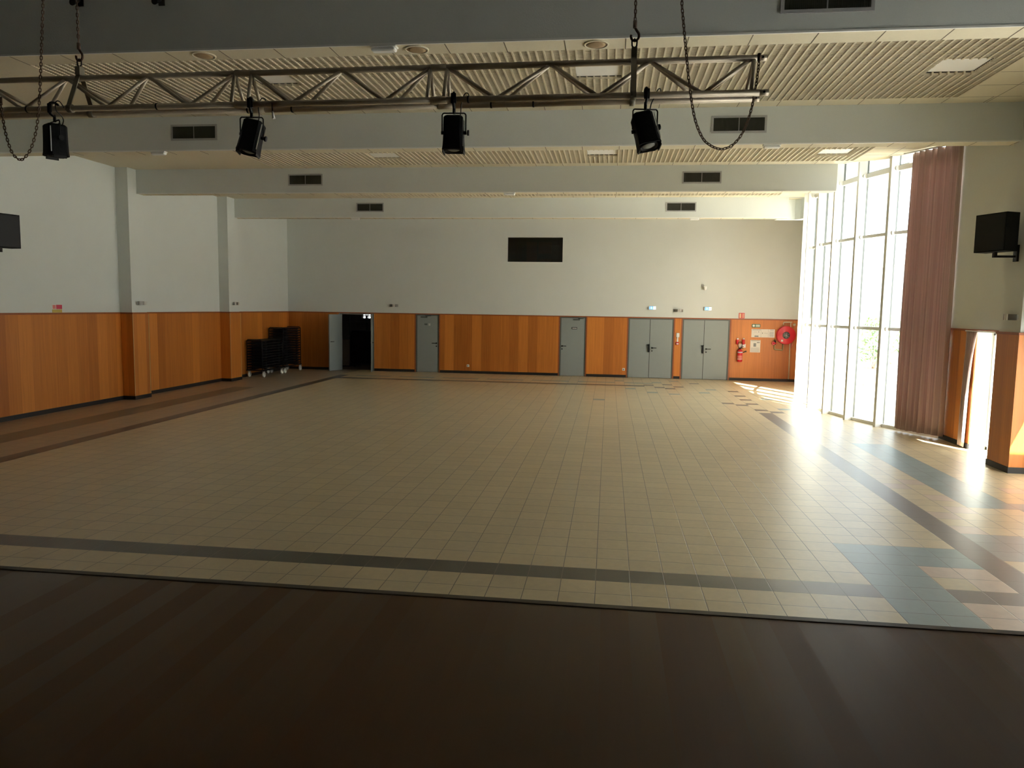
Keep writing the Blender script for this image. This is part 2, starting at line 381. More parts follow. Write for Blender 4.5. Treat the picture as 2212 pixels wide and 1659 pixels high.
def wall_right():
    """wall with deep slot windows; a bowed glass bay between y 14.2 and 22.4"""
    XO = XR+.33
    w_ = B().box(XR, XO, -6, 4.2, 0, ROOF).box(XR, XO, 4.2, 8.7, 0, .05).box(XR, XO, 4.2, 8.7, 3.2, ROOF).box(XR, XO, 6.72, 7.42, .05, 3.2).box(XR, XO, 8.7, 9.45, 0, ROOF).box(XR, XO, 9.45, 11.0, ZW-.02, ROOF).box(XR, XO, 11.0, 11.85, 0, ROOF)
    w_.box(XR, XO, 11.85, 13.1, ZW-.02, ROOF).box(XR, XO, 13.1, 14.17, 0, ROOF).box(XR, XO, 22.40, YB+.3, 0, ROOF)
    w_.box(5.62, XR, 11.19, 11.76, ZW, ZC).box(5.62, XR, 6.8, 7.36, 0, ZC)
    w_ = w_.build('wall_right', M_PAINT); tag(w_, 'pale grey right wall beside the curtain with one pillar', 'wall', kind='structure')
    p = B().box(XR-.02, XR, 13.08, 14.17, .085, ZW-.035).box(5.60, XR, 11.17, 11.78, .085, ZW-.035).box(XR-.02, XR, 22.4, YB, .085, ZW-.035).box(XR-.02, XR, 11.0, 11.17, .085, ZW-.035)
    p.build('wood_panelling', M_WOOD, w_)
    t = B().box(XR-.03, XR, 13.08, 14.17, ZW-.035, ZW).box(5.59, XR, 11.16, 11.79, ZW-.035, ZW).box(XR-.03, XR, 22.4, YB, ZW-.035, ZW).box(XR-.03, XR, 11.85, 13.08, ZW-.02, ZW)
    t.build('panel_cap', M_TRIM, w_)
    k = B().box(XR-.03, XR, 13.08, 14.17, 0, .085).box(5.59, XR, 11.16, 11.79, 0, .085).box(XR-.03, XR, 22.4, YB, 0, .085)
    tag(k.build('baseboard_right', M_BLACK), 'black skirting along the right wall and its pillar', 'skirting', kind='structure')
    for idx, (a, c) in enumerate(((4.2, 6.72), (7.42, 8.7))):  # windows out of view, assumed and sized for daylight on beams and floor
        wi = empty('window_%d' % (6+idx), (XO-.05, (a+c)/2, .3), ('added unseen tall window nearest the stage', 'added unseen tall window between stage and slot windows')[idx], 'window', kind='structure')
        f = B(); x0, x1 = XO-.07, XO-.01
        f.box(x0, x1, a, a+.05, .05, 3.2).box(x0, x1, c-.05, c, .05, 3.2).box(x0, x1, a, c, .05, .1).box(x0, x1, a, c, 3.15, 3.2).box(x0, x1, (a+c)/2-.03, (a+c)/2+.03, .05, 3.2)
        f.build('window_frame', M_WHITE, wi)
        B().box(x0+.025, x0+.033, a+.05, c-.05, .1, 3.15).build('window_pane', M_GLASS, wi)
    for idx, (a, c) in enumerate(((11.85, 13.1), (9.45, 11.0))):
        wi = empty('window_%d' % (3+idx), (XO-.05, (a+c)/2, 0), ('narrow floor length window beside the right wall pillar', 'floor length window nearer than the right wall pillar')[idx], 'window', kind='structure')
        f = B(); x0, x1 = XO-.07, XO-.01
        f.box(x0, x1, a, a+.05, 0, ZW-.02).box(x0, x1, c-.05, c, 0, ZW-.02).box(x0, x1, a, c, ZW-.09, ZW-.02).box(x0, x1, a, c, 0, .05)
        f.build('window_frame', M_WHITE, wi)
        B().box(x0+.025, x0+.033, a+.05, c-.05, .05, ZW-.09).build('window_pane', M_GLASS, wi)
wall_right()

# stage house enclosure behind and beside the camera
enc = B().box(XL-.3, XR+.33, -6.3, -6, 0, 7.5).box(XL-.3, -7.4, YST-.25, YST+.02, ZST, 7.5).box(2.75, XR, YST-.25, YST+.02, ZST, 7.5)
enc.box(XL-.3, XL, -6, 7.4, ROOF, 7.5).box(XR, XR+.33, -6, 7.4, ROOF, 7.5)
tag(enc.build('wall_stage', mat('dark stage drapes', (.05, .045, .04), .95, noise=.2)), 'dark stage walls around the camera', 'wall', kind='structure')

# ---- ceiling
GX0, GX1 = -7.30, 4.62
LIGHTS = [(-4.48, 9.78, 'square light panel behind the truss above the tilted spotlight'), (-.215, 9.78, 'square light panel behind the truss left of the flat lifting bar'), (4.06, 9.93, 'square light panel alone in the grille right of the truss'),
     (-4.5, 14.82, 'light panel left of centre in the second grille field'), (-.215, 14.75, 'light panel right of the fourth spotlight in the second grille field'), (4.06, 14.9, 'light panel of the second grille field nearest the glazing')]
def pieces(a, c, cuts):
    out = [(a, c)]
    for p, q in cuts:
        out = [r for u, v in out for r in ((u, min(v, p)), (max(u, q), v)) if r[1]-r[0] > .01]
    return out
def ceiling():
    c = B()
    for bi, yb in enumerate(BEAMS):
        y0 = yb+BT; y1 = BEAMS[bi+1] if bi < 3 else YB
        gy0, gy1 = y0+.28, y1-.295
        if bi == 3: gy0, gy1 = y0+.28, y1-.3
        th = .02
        xr = [XR, XR, None, None][bi]
        c.box(XL, GX0, y0, y1, ZC, ZC+th)
        gx1 = GX1 if bi < 2 else 4.2
        c.box(GX0, gx1, y0, gy0, ZC, ZC+th).box(GX0, gx1, gy1, y1, ZC, ZC+th)
        if bi == 0: c.box(gx1, XR, y0, y1, ZC, ZC+th)
        elif bi == 1:
            pts = [(gx1, y0), (XR, y0), (XR, 14.1)]+[(arc(v)-.06, v) for v in (14.3, 14.6, 15.0, 15.4, 15.6)]+[(4.42, 16.0), (gx1-.2, 16.0), (gx1-.2, gy1), (gx1, gy1)]
            c.prism([(gx1, y0), (XR, y0), (XR, 14.1), (arc(14.6)-.06, 14.6), (arc(15.1)-.06, 15.1), (arc(15.6)-.06, 15.6), (4.62, 15.9), (gx1, 15.9)], ZC, ZC+th)
        elif bi == 2:
            c.prism([(gx1, y0-.3), (4.42, y0-.3), (4.45, 17.5), (arc(18.6)-.05, 18.6), (arc(19.6)-.05, 19.6), (arc(20.5)-.05, 20.5), (gx1, 20.5)], ZC, ZC+th)
        else:
            c.box(gx1, XR, y0, y1, ZC, ZC+th)
        # grille field: ribs lengthwise and fine cross blades
        g = B(); nx = int(round((gx1-GX0)/.0926))
        for k in range(nx+1):
            x = GX0+k*(gx1-GX0)/nx
            for u, v in pieces(gy0, gy1, [(ly-.285, ly+.285) for lx, ly, _ in LIGHTS if abs(x-lx) < .285]): g.box(x-.011, x+.011, u, v, ZC-.004, ZC+.036)
        ny = int((gy1-gy0)/.042)
        for k in range(ny+1):
            y = gy0+k*(gy1-gy0)/ny
            for u, v in pieces(GX0, gx1, [(lx-.285, lx+.285) for lx, ly, _ in LIGHTS if abs(y-ly) < .285]): g.box(u, v, y-.004, y+.004, ZC+.002, ZC+.03)
        GR_.append(g)
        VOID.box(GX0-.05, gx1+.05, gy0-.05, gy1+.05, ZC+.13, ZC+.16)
    o = c.build('ceiling', M_CEIL); tag(o, 'beige tiled ceiling with egg-crate grille fields between the beams', 'ceiling', kind='structure')
    # joints of the border tiles
    j = B()
    for bi, yb in enumerate(BEAMS):
        y0 = yb+BT; y1 = BEAMS[bi+1] if bi < 3 else YB
        k = 0
        for k in range(-13, 11):
            x = .081+k*.5555
            if GX0 < x < (5.5 if bi < 2 else 4.2): j.box(x-.004, x+.004, y1-.295, y1, ZC-.0015, ZC+.002)
        if bi < 2:
            j.box(GX1+.5-.0035, GX1+.5+.0035, y0, min(y1, 15.3), ZC-.0015, ZC+.002)
            for k in range(7):
                y = y1-.295-k*.5555
                if y > y0: j.box(GX1, XR-.5, y-.003, y+.003, ZC-.0015, ZC+.002)
    j.build('tile_joint', mat('ceiling joint shadow gap', (.16, .13, .09), .8, noise=.1), o)
    for g in GR_: g.build('grille_panel', M_GRILLE, o)
    VOID.build('void_lining', M_VOID, o)
    up = B().box(XL-.3, 4.4, 7.06, YB+.3, ROOF-.1, ROOF).box(4.4, XR+.33, 7.06, 14.2, ROOF-.1, ROOF).box(4.4, 6.35, 14.2, YB+.3, ROOF, ROOF+.12)
    up.box(XL-.3, XR+.33, -6.3, 7.06, 7.4, 7.5).box(XL-.3, XR+.33, 7.36, 7.5, ROOF-.1, 7.5)
    # sides of the light slot above the curtain rail
    up.box(4.36, 4.40, 15.9, 20.9, ZC+.02, ROOF)
    up.box(4.40, XR, 15.62, 15.66, ZC+.02, ROOF).box(4.40, XR, 20.9, 20.95, ZC+.02, ROOF)
    tag(up.build('roof', M_RENDER), 'pale roof slab over the hall and the glazed bay', 'roof', kind='structure')
GR_ = []; VOID = B()
ceiling()
BN = ['nearest beam at the top of the view with a dark grille', 'second pale beam behind the truss and spotlights', 'third pale beam from the stage ending short of the glazing', 'farthest pale beam in front of the far wall']
for bi, yb in enumerate(BEAMS):
    x1 = XR if bi < 2 else (4.42 if bi == 2 else 4.5)
    bm_ = B().box(XL, x1, yb, yb+BT, ZB, 7.4 if bi == 0 else ZC+.03)
    if bi == 3:
        bm_.prism([(4.5, 20.6), (4.5, 20.95), (4.78, 20.95), (4.88, 20.8), (4.93, 20.5), (5.0, 20.5), (5.0, 21.1), (4.3, 21.1), (4.3, 20.6)], ZB, ZC)
    o = bm_.build('beam', M_PAINT); tag(o, BN[bi], 'beam', kind='structure')
    sf = B().box(XL, x1, yb+.004, yb+BT-.004, ZB-.006, ZB).build('soffit', M_CEIL, o)
    B().box(XL, x1, yb-.006, yb+.012, ZB-.012, ZB+.006).build('edge_angle', M_WHITE, o)
    j = B()
    for k in range(-19, 11):
        x = .081+k*.5525
        if x < x1: j.box(x-.004, x+.004, yb+.012, yb+BT, ZB-.008, ZB-.005)
    j.build('tile_joint', bpy.data.materials['ceiling joint shadow gap'], o)

# ---- bowed glazing
def glazing():
    o = empty('window_2', (5.1, 18.3, 0), 'tall bowed glass wall with white vertical fins', 'window', kind='structure')
    ys = [14.62, 15.35, 16.21, 17.09, 17.98, 18.87, 19.75, 20.62, 21.45]
    P = [Vector((arc(y), y)) for y in ys]
    for p in P:
        nr = (p-GC).normalized(); M = Matrix.Translation((p.x, p.y, 0)) @ Matrix.Rotation(math.atan2(nr.y, nr.x), 4, 'Z')
        if p.y > 15: B().box(.0, .17, -.032, .032, 0, ROOF, M).build('fin', M_WHITE, o)
        B().box(-.05, 0, -.016, .016, 0, ROOF, M).build('gasket', M_DFRAME, o)
    E0, E1 = Vector((5.94, 14.17)), Vector((5.94, 22.40))
    Q = [E0]+P+[E1]
    for a, c in zip(Q[:-1], Q[1:]):
        d = c-a; L = d.length; M = Matrix.Translation((a.x, a.y, 0)) @ Matrix.Rotation(math.atan2(d.y, d.x), 4, 'Z')
        B().box(.01, L-.01, -.006, .006, .06, ROOF, M).build('pane', M_GLASS, o)
        t = B()
        for z, h_ in ((.03, .06), (1.90, .06), (3.72, .06), (4.92, .09)):
            t.box(.0, L, -.03, .03, z-h_/2, z+h_/2, M)
        t.build('transom', M_WHITE, o)
    # round bosses where the rails meet the fins
    b_ = B()
    for p in P:
        nr = (p-GC).normalized()
        for z in (1.90, 3.72, 4.92):
            c = Vector((p.x+nr.x*.05, p.y+nr.y*.05, z)); dd = Vector((-nr.y, nr.x, 0))
            b_.tube([c-dd*.06, c+dd*.06], .045, 10)
    b_.build('rail_boss', M_WHITE, o)
glazing()

# ---- outdoors
def canopies():
    cn = B().box(6.27, 7.4, -1.5, 8.2, 3.3, 3.42)  # added canopy out of view, keeps the sun off the side windows
    for y in (-1.3, 3.2, 8.0): cn.box(7.25, 7.35, y-.05, y+.05, -.02, 3.3)
    tag(cn.build('trim_sun_blocker', M_RENDER), 'added unseen canopy blocking sun from the side windows', 'canopy', kind='structure')
    ys = [15.2+.3*k for k in range(24)]; pts = [(arc(y)+.08, y) for y in ys]; out = [(arc(y)+.80, y) for y in reversed(ys)]
    tag(B().prism(pts+out, 4.93, 5.01).build('trim_sunshade', M_RENDER), 'curved sunshade ledge outside the bowed glazing', 'ledge', kind='structure')
canopies()
tag(B().box(4.6, 70, -30, 80, -.3, -.02).build('ground', M_PAVE), 'pale sunlit paving outside the glazing', 'ground', kind='structure')
def outdoors():
    b0 = onz(1884, 833, -.02)
    pl = empty('potted_shrub', b0, 'green shrub in a pale planter seen through the glass beside the curtain', 'potted plant')
    B().lathe([(.26, -.02), (.30, .10), (.36, .50), (.39, .52), (.36, .54), (.30, .50)], 20, Matrix.Translation(b0)).build('pot', M_POT, pl)
    rnd = random.Random(3); lf = B(); st = B()
    for k in range(9):
        a = rnd.random()*6.28; tip = b0+Vector((math.cos(a)*.35, math.sin(a)*.35, 1.3+rnd.random()*.7)); st.tube([b0+Vector((0, 0, .45)), (b0+tip)/2+Vector((0, 0, .3)), tip], .014, 6)
        for q in range(46):
            p = b0+Vector((rnd.gauss(0, .30), rnd.gauss(0, .30), rnd.uniform(.75, 2.1)))
            d = Vector((rnd.gauss(0, 1), rnd.gauss(0, 1), rnd.gauss(0, 1))).normalized()*.09; e_ = d.orthogonal().normalized()*.035; nn = d.cross(e_).normalized()*.006
            lf.add([p-d, p+e_+nn, p+d, p-e_+nn, p-nn], [(0, 1, 4), (1, 2, 4), (2, 3, 4), (3, 0, 4), (0, 3, 1), (1, 3, 2)])
    st.build('stem', M_SLAT, pl); lf.build('foliage', M_LEAF, pl)
    b1 = onz(1941, 832, -.02)+Vector((.55, .9, 0))
    pl2 = empty('fern_pot', b1, 'small fern in a round pot seen at the edge of the long curtain', 'potted plant')
    B().lathe([(.15, -.02), (.2, .25), (.22, .27), (.19, .27)], 18, Matrix.Translation(b1)).build('pot', M_POT, pl2)
    fr = B()
    for k in range(16):
        a = k*.4; h0 = .9+.8*rnd.random(); dx = Vector((math.cos(a), math.sin(a), 0))
        fr.tube([b1+Vector((0, 0, .2)), b1+dx*.12+Vector((0, 0, h0*.7)), b1+dx*.35+Vector((0, 0, h0)), b1+dx*.6+Vector((0, 0, h0*.8))], .02, 5, rads=[.008, .02, .03, .004])
    fr.build('foliage', M_LEAF, pl2)
    f = empty('slatted_fence', (9.2, 18, -.02), 'grey slatted fence outside the narrow window', 'fence')
    for y in (15.5, 17.3, 19.1, 20.9): B().box(9.16, 9.24, y-.04, y+.04, -.02, 2.3).build('post', M_SLAT, f)
    g_ = B()
    for k in range(13): g_.box(9.13, 9.16, 15.3, 21.1, .12+k*.17, .25+k*.17)
    g_.build('slat_panel', M_SLAT, f)
    h_ = empty('house', (17, 34, -.02), 'pale rendered house far beyond the glazing', 'building')
    B().box(13.5, 24, 30, 40, -.02, 4.4).build('wall', M_RENDER, h_)
    B().prism([(-.4, 0), (10.9, 0), (5.25, 2.6)], 29.6, 40.4, Matrix(((1, 0, 0, 13.5), (0, 0, 1, 0), (0, 1, 0, 4.4), (0, 0, 0, 1)))).build('roof', M_POT, h_)
    for x in (14.6, 17.2, 19.8):
        w_ = B().box(x, x+1.1, 29.94, 30.02, .9, 2.4).build('window', M_SLAT, h_); B().box(x+.06, x+1.04, 29.92, 29.95, .96, 2.34).build('pane', M_LENS, w_)
outdoors()

# ------------------------------------------------------------------ doors in the far wall
def handle(parent, x, z, s, y=YB+.0):
    """rose, lever pointing towards s, and a key escutcheon below"""
    h_ = B().tube([(x, y+.02, z), (x, y-.012, z)], .026, 14).tube([(x, y-.01, z), (x, y-.05, z), (x+s*.02, y-.055, z), (x+s*.14, y-.055, z)], .011, 8)
    h_.tube([(x, y+.02, z-.1), (x, y-.006, z-.1)], .022, 12)
    return h_.build('door_handle', M_BLKM, parent)
LBL = ['open grey double door into a dark store room', 'single grey door with a small pictogram plate', 'single grey door with a dark name plate', 'grey double door left of the white call point', 'grey double door beside the fire extinguisher']
def doors():
    for k, (x0, x1) in enumerate(DOORS):
        d = empty('door_%d' % (k+1), ((x0+x1)/2, YB, 0), LBL[k], 'door', kind='structure')
        zt = ZW-.035; f = B()
        f.box(x0+.018, x0+.06, YB+.008, YB+.12, 0, zt).box(x1-.06, x1-.018, YB+.008, YB+.12, 0, zt).box(x0+.06, x1-.06, YB+.008, YB+.12, zt-.035, zt)
        f.build('door_frame', M_DFRAME if k else M_DOOR, d)
        yl = YB+.015
        if k == 0:
            for nm, hx, fx, hs in (('l', x0+.07, -9.21, 1), ('r', x1-.07, -7.75, -1)):
                a = Vector((hx, YB+.01, 0)); e_ = Vector((fx, 24.07, 0)); dv = (e_-a); L = dv.length
                M = Matrix.Translation(a) @ Matrix.Rotation(math.atan2(dv.y, dv.x), 4, 'Z')
                lf = B().box(0, L, -.02, .02, .012, zt-.04, M).build('door_leaf', M_DOOR, d)
                hb = B()
                for sgn in (-1, 1):
                    pts = [M @ Vector(v) for v in ((L-.06, sgn*.02, .98), (L-.06, sgn*.06, .98), (L-.18, sgn*.065, .98))]
                    hb.tube(pts, .011, 8)
                hb.build('door_handle', M_BLKM, lf)
        elif k in (1, 2):
            lf = B().box(x0+.063, x1-.063, yl, yl+.04, .012, zt-.038).build('door_leaf', M_DOOR, d)
            if k == 1: handle(lf, x1-.11, .98, -1, yl)
            else: handle(lf, x0+.10, .98, 1, yl)
            cx = x1-.33 if k == 2 else x0+.30
            B().box(cx-.11, cx+.11, yl-.045, yl, zt-.11, zt-.06).tube([(cx+.07, yl-.03, zt-.06), (cx+.24, yl-.06, zt-.045), (cx+.05, yl-.02, zt-.04)], .008, 6).build('door_closer', M_DFRAME, lf)
            if k == 1:
                B().box(-5.98, -5.90, yl-.004, yl, 1.56, 1.64).build('pictogram_plate', mat('brushed plate', (.45, .46, .44), .5), lf)
                B().box(-6.11, -6.01, yl-.004, yl, 1.58, 1.63).build('name_plate', M_DFRAME, lf)
                B().tube([(-5.94, yl-.006, 1.57), (-5.94, yl-.006, 1.605)], .012, 8).lathe([(.001, 0), (.010, .008), (.001, .016)], 8, Matrix.Translation((-5.94, yl-.006, 1.613))).build('pictogram', M_PAPER, lf)
            else:
                B().box(-1.20, -1.02, yl-.004, yl, 1.53, 1.60).build('name_plate', M_BLKM, lf)
                g_ = B()
                for q in range(7): g_.box(-1.175+q*.021, -1.160+q*.021, yl-.006, yl-.004, 1.55, 1.58)
                g_.build('pale_lettering', M_PAPER, lf)
        else:
            xm = ony(1403 if k == 3 else 1520, 750, YB).x
            la = B().box(x0+.063, xm-.008, yl, yl+.04, .012, zt-.038).build('door_leaf', M_DOOR, d)
            lb = B().box(xm+.008, x1-.063, yl, yl+.04, .012, zt-.038).build('door_leaf', M_DOOR, d)
            B().box(xm-.008, xm+.008, yl+.005, yl+.03, .012, zt-.04).build('rebate_gap', M_BLACK, d)
            handle(lb, xm+.08, .98, 1, yl)
            B().cbox(xm-.05, xm+.0, yl-.06, yl, .84, 1.10, .008).tube([(xm-.03, yl-.05, 1.05), (xm-.09, yl-.07, 1.09)], .012, 8).build('panic_latch', M_BLKM, la)
    # corridor behind the closed doors
    r = B().box(-6.75, XE, YB+2.2, YB+2.3, 0, 2.6).box(-6.75, XE, YB+.25, YB+2.2, 2.2, 2.3).box(XE-.1, XE, YB+.25, YB+2.2, 0, 2.2).box(-6.75, XE, YB+.25, YB+2.2, -.05, -.001)
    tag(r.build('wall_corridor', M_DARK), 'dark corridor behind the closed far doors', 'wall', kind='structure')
doors()

def store_room():
    y0, y1 = YB+.25, 30.0
    wa, wb = ony(782, 684, y1).x, ony(801, 684, y1).x
    r = B().box(-11.2, -6.9, y0, y1, -.05, -.001).box(-11.2, -6.8, y0, y1+.2, 2.5, 2.6).box(-11.3, -11.2, y0, y1+.2, 0, 2.6).box(-6.9, -6.8, y0, y1+.2, 0, 2.6)
    r.box(-11.2, wa, y1, y1+.2, 0, 2.5).box(wb, -6.9, y1, y1+.2, 0, 2.5).box(wa, wb, y1, y1+.2, 0, 1.68).box(wa, wb, y1, y1+.2, 2.05, 2.5)
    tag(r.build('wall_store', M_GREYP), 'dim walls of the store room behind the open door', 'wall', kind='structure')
    wn_ = empty('window_5', ((wa+wb)/2, y1+.1, 1.68), 'small bright window at the far end of the store room', 'window', kind='structure')
    f = B()
    for x in (wa, wa+.13, wb-.16, wb-.03): f.box(x, x+.03, y1+.05, y1+.09, 1.68, 2.05)
    f.box(wa, wb, y1+.05, y1+.09, 1.76, 1.785)
    f.build('window_frame', M_DFRAME, wn_); B().box(wa, wb, y1+.1, y1+.106, 1.68, 2.05).build('window_pane', M_GLASS, wn_)
    c = empty('storage_cart', (-8.55, 26.2, 0), 'bulky black covered cart filling the open doorway', 'cart')
    B().cbox(-9.15, -7.95, 25.9, 26.6, .14, 1.30, .06).build('cover', M_BLKP, c)
    for x in (-9.0, -8.1):
        for y in (26.0, 26.5): B().tube([(x-.02, y, .07), (x+.02, y, .07)], .07, 14).build('wheel', M_RUBBER, c)
    B().cbox(-9.15, -7.95, 25.9, 26.6, .10, .14, .02).build('base', M_BLKM, c)
    k = empty('low_cabinet', (-9.3, 26.2, 0), 'dim grey low cabinet left of the cart inside the open door', 'cabinet')
    B().box(-9.62, -9.18, 25.95, 26.45, .05, .92).build('body', M_GREYP, k); B().cbox(-9.64, -9.17, 25.92, 26.46, .92, .96, .01).build('top', M_GREYP, k); B().box(-9.6, -9.2, 26.0, 26.4, 0, .05).build('plinth', M_BLACK, k)
    s = empty('shelf_rack', (-8.6, 28.6, 0), 'grey rack with thin posts above the cart in the store room', 'rack')
    for x in (-10.1, -9.4, -8.7, -8.0): B().box(x-.02, x+.02, 28.58, 28.62, 0, 1.82).build('post', M_DFRAME, s)
    for z in (.4, 1.0, 1.55, 1.8): B().box(-10.12, -7.98, 28.3, 28.62, z-.015, z+.015).build('shelf', M_GREYP, s)
store_room()

# ------------------------------------------------------------------ table trolleys on the left
def trolleys():
    for idx, (y0, y1, n_) in enumerate(((21.42, 22.80, 11), (22.92, 24.24, 15))):
        x0, x1 = -10.80, -10.24
        t = empty('table_trolley', ((x0+x1)/2, (y0+y1)/2, 0), ('low black wheeled trolley nearer the second pillar', 'taller black wheeled trolley in the left far corner')[idx], 'trolley', 'table trolleys by the left wall')
        B().box(x0, x1, y0, y0+.05, .19, .225).box(x0, x1, y1-.05, y1, .19, .225).box(x0, x0+.05, y0+.05, y1-.05, .19, .225).box(x1-.05, x1, y0+.05, y1-.05, .19, .225).build('base_frame', M_BLKM, t)
        top = .23+n_*.081-.03
        for yy in (y0-.03, y1+.0):
            B().tube([(x0+.04, yy+.015, .225), (x0+.04, yy+.015, top), (x0+.08, yy+.015, top+.04), (x1-.08, yy+.015, top+.04), (x1-.04, yy+.015, top), (x1-.04, yy+.015, .225)], .014, 8).build('end_rail', M_BLKM, t)
        for x in (x0+.07, x1-.03):
            for y in (y0+.06, y1-.06):
                c = B().box(x-.035, x+.035, y-.035, y+.035, .175, .19).box(x-.035, x-.028, y-.02, y+.02, .07, .175).box(x+.028, x+.035, y-.02, y+.02, .07, .175).build('caster', M_STEEL, t)
                B().rings([[(x+dx, y+r_*math.cos(2*PI*k/18), .084+r_*math.sin(2*PI*k/18)) for k in range(18)] for dx, r_ in ((-.025, .066), (-.02, .083), (.02, .083), (.025, .066))]).build('wheel', M_WHEEL, c)
        first = None
        for k in range(n_):
            z = .228+k*.081
            if first is None:
                first = empty('folding_table', ((x0+x1)/2, (y0+y1)/2, z), '', 'table')
                B().cbox(x0+.01, x1-.005, y0+.02, y1-.03, z+.038, z+.070, .008).build('tabletop', M_TABLE, first)
                for yy in (y0+.22, y1-.25):
                    B().tube([(x0+.08, yy, z+.020), (x0+.08, yy+.16, z+.018), (x1-.08, yy+.16, z+.018), (x1-.08, yy, z+.020)], .017, 8).build('folded_leg', M_BLKM, first)
                o = first
            else:
                o = copy_tree(first); o.location.z = z
            tag(o, ('black folding table lying flat in the lower stack by the pillar', 'black folding table lying flat in the taller corner stack')[idx], 'table', ('tables on the low trolley', 'tables on the tall trolley')[idx])
trolleys()

# ------------------------------------------------------------------ things on walls and beams
VN = {0: ['air grille in the nearest beam at the top of the view'], 1: ['air grille on the second beam left of the tilted spotlight', 'air grille on the second beam behind the hanging right chain'],
      2: ['air grille toward the left end of the third beam', 'air grille toward the glazed end of the third beam'], 3: ['air grille toward the left end of the farthest beam', 'air grille toward the glazed end of the farthest beam']}
def vents():
    for bi, yb in enumerate(BEAMS):
        for k, (x0, x1) in enumerate(((1.43, 2.145),) if bi == 0 else ((-6.98, -6.262), (1.43, 2.15))):
            z0, z1 = 4.80, 4.985
            v = empty('air_vent', ((x0+x1)/2, yb, z0), VN[bi][k], 'air vent', 'grilles on the beams')
            f = B()
            for a in ((x0-.03, x0, z0-.03, z1+.03), (x1, x1+.03, z0-.03, z1+.03), (x0, x1, z0-.03, z0), (x0, x1, z1, z1+.03)): f.box(a[0], a[1], yb-.012, yb, a[2], a[3])
            f.build('frame', M_VFR, v)
            g = B().box(x0, x1, yb-.003, yb, z0, z1); xm = (x0+x1)/2
            for q in range(44):
                x = x0+(q+.5)*(x1-x0)/44; g.box(x-.003, x+.003, yb-.009, yb-.003, z0, z1)
            g.build('grille', M_VENT, v)
            B().box(xm-.006, xm+.006, yb-.011, yb-.002, z0, z1).build('divider', M_VFR, v)
vents()

def ceiling_lights():
    L = LIGHTS
    for x, y, lb in L:
        o = empty('ceiling_light', (x, y, ZC+.03), lb, 'ceiling light', 'square light panels in the grilles')
        B().box(x-.28, x+.28, y-.28, y+.28, ZC+.037, ZC+.05).build('diffuser', M_DIFF, o)
        f = B()
        for a in ((-.285, -.28, -.285, .285), (.28, .285, -.285, .285), (-.28, .28, -.285, -.28), (-.28, .28, .28, .285)): f.box(x+a[0], x+a[1], y+a[2], y+a[3], ZC+.037, ZC+.12)
        f.build('housing', M_WHITE, o)
ceiling_lights()

def beam_fittings():
    E_ = [(-2.15, 0, 'white emergency light hanging under the nearest beam'), (-7.25, 1, 'white emergency light under the left part of the second beam'), (2.27, 1, 'white emergency light under the second beam beside the right chain'),
          (-2.15, 2, 'white emergency light under the middle of the third beam'), (-7.05, 3, 'small emergency light under the left part of the farthest beam'), (2.15, 3, 'emergency light under the farthest beam near the glazing')]
    for x, bi, lb in E_:
        y = BEAMS[bi]-.012
        o = empty('emergency_light', (x, y, ZB-.05), lb, 'emergency light', 'emergency lights under the beams')
        B().cbox(x-.125, x+.125, y-.006, y+.09, ZB-.03, ZB-.012, .008).build('base', M_WHITE, o)
        B().cbox(x-.115, x+.115, y, y+.08, ZB-.065, ZB-.03, .012).build('diffuser', M_DIFF, o)
    S_ = [(445, 121, 'round ceiling speaker above the left hoist hook'), (890, 91, 'round ceiling speaker left of the emergency light under the nearest beam'), (1288, 92, 'round ceiling speaker beside the right hoist hook')]
    for px, py, lb in S_:
        p = onz(px, py, ZB)
        p.y = BEAMS[0]+.15; p.x = onz(px, py, ZB).x
        o = empty('ceiling_speaker', (p.x, p.y, ZB-.012), lb, 'ceiling speaker', 'round speakers under the nearest beam')
        B().lathe([(.115, 0), (.115, -.008), (.098, -.012), (.098, -.004)], 28, Matrix.Translation((p.x, p.y, ZB-.006))).build('rim', M_CEIL, o)
        B().lathe([(.098, -.006), (.06, -.012), (.001, -.014)], 28, Matrix.Translation((p.x, p.y, ZB-.006))).build('grille', mat('tan speaker grille', (.42, .30, .17), .8), o)
    p = onz(1484, 422, ZC)
    o = empty('smoke_detector', (p.x, 16.9, ZC), 'small white smoke detector on the ceiling behind the third beam', 'smoke detector')
    B().lathe([(.06, 0), (.06, -.02), (.05, -.03)], 20, Matrix.Translation((1.62, 16.75, ZC))).build('base', M_WHITE, o)
    B().lathe([(.045, -.03), (.04, -.06), (.001, -.075)], 20, Matrix.Translation((1.62, 16.75, ZC))).build('dome', M_WHITE, o)
    for px, py, lb in ((175, 10, 'small black spotlight at the top edge beside the left hoist'), (350, 8, 'small black spotlight at the top edge right of the left hoist')):
        q = ony(px, py, BEAMS[0]); x, z = q.x, q.z; y = BEAMS[0]
        o = empty('beam_spotlight', (x, y, z), lb, 'spotlight', 'small black spotlights on the nearest beam')
        B().box(x-.03, x+.03, y-.012, y, z-.02, z+.12).tube([(x, y-.01, z+.05), (x, y-.08, z+.05)], .01, 8).build('bracket', M_BLKM, o)
        B().rings([[(x+r_*math.cos(2*PI*k/14), y-.08+dy, z-.0+r_*math.sin(2*PI*k/14)+dz) for k in range(14)] for r_, dy, dz in ((.02, .04, .03), (.035, .03, .03), (.035, -.04, -.02), (.03, -.045, -.022))]).build('can', M_BLKM, o)
beam_fittings()

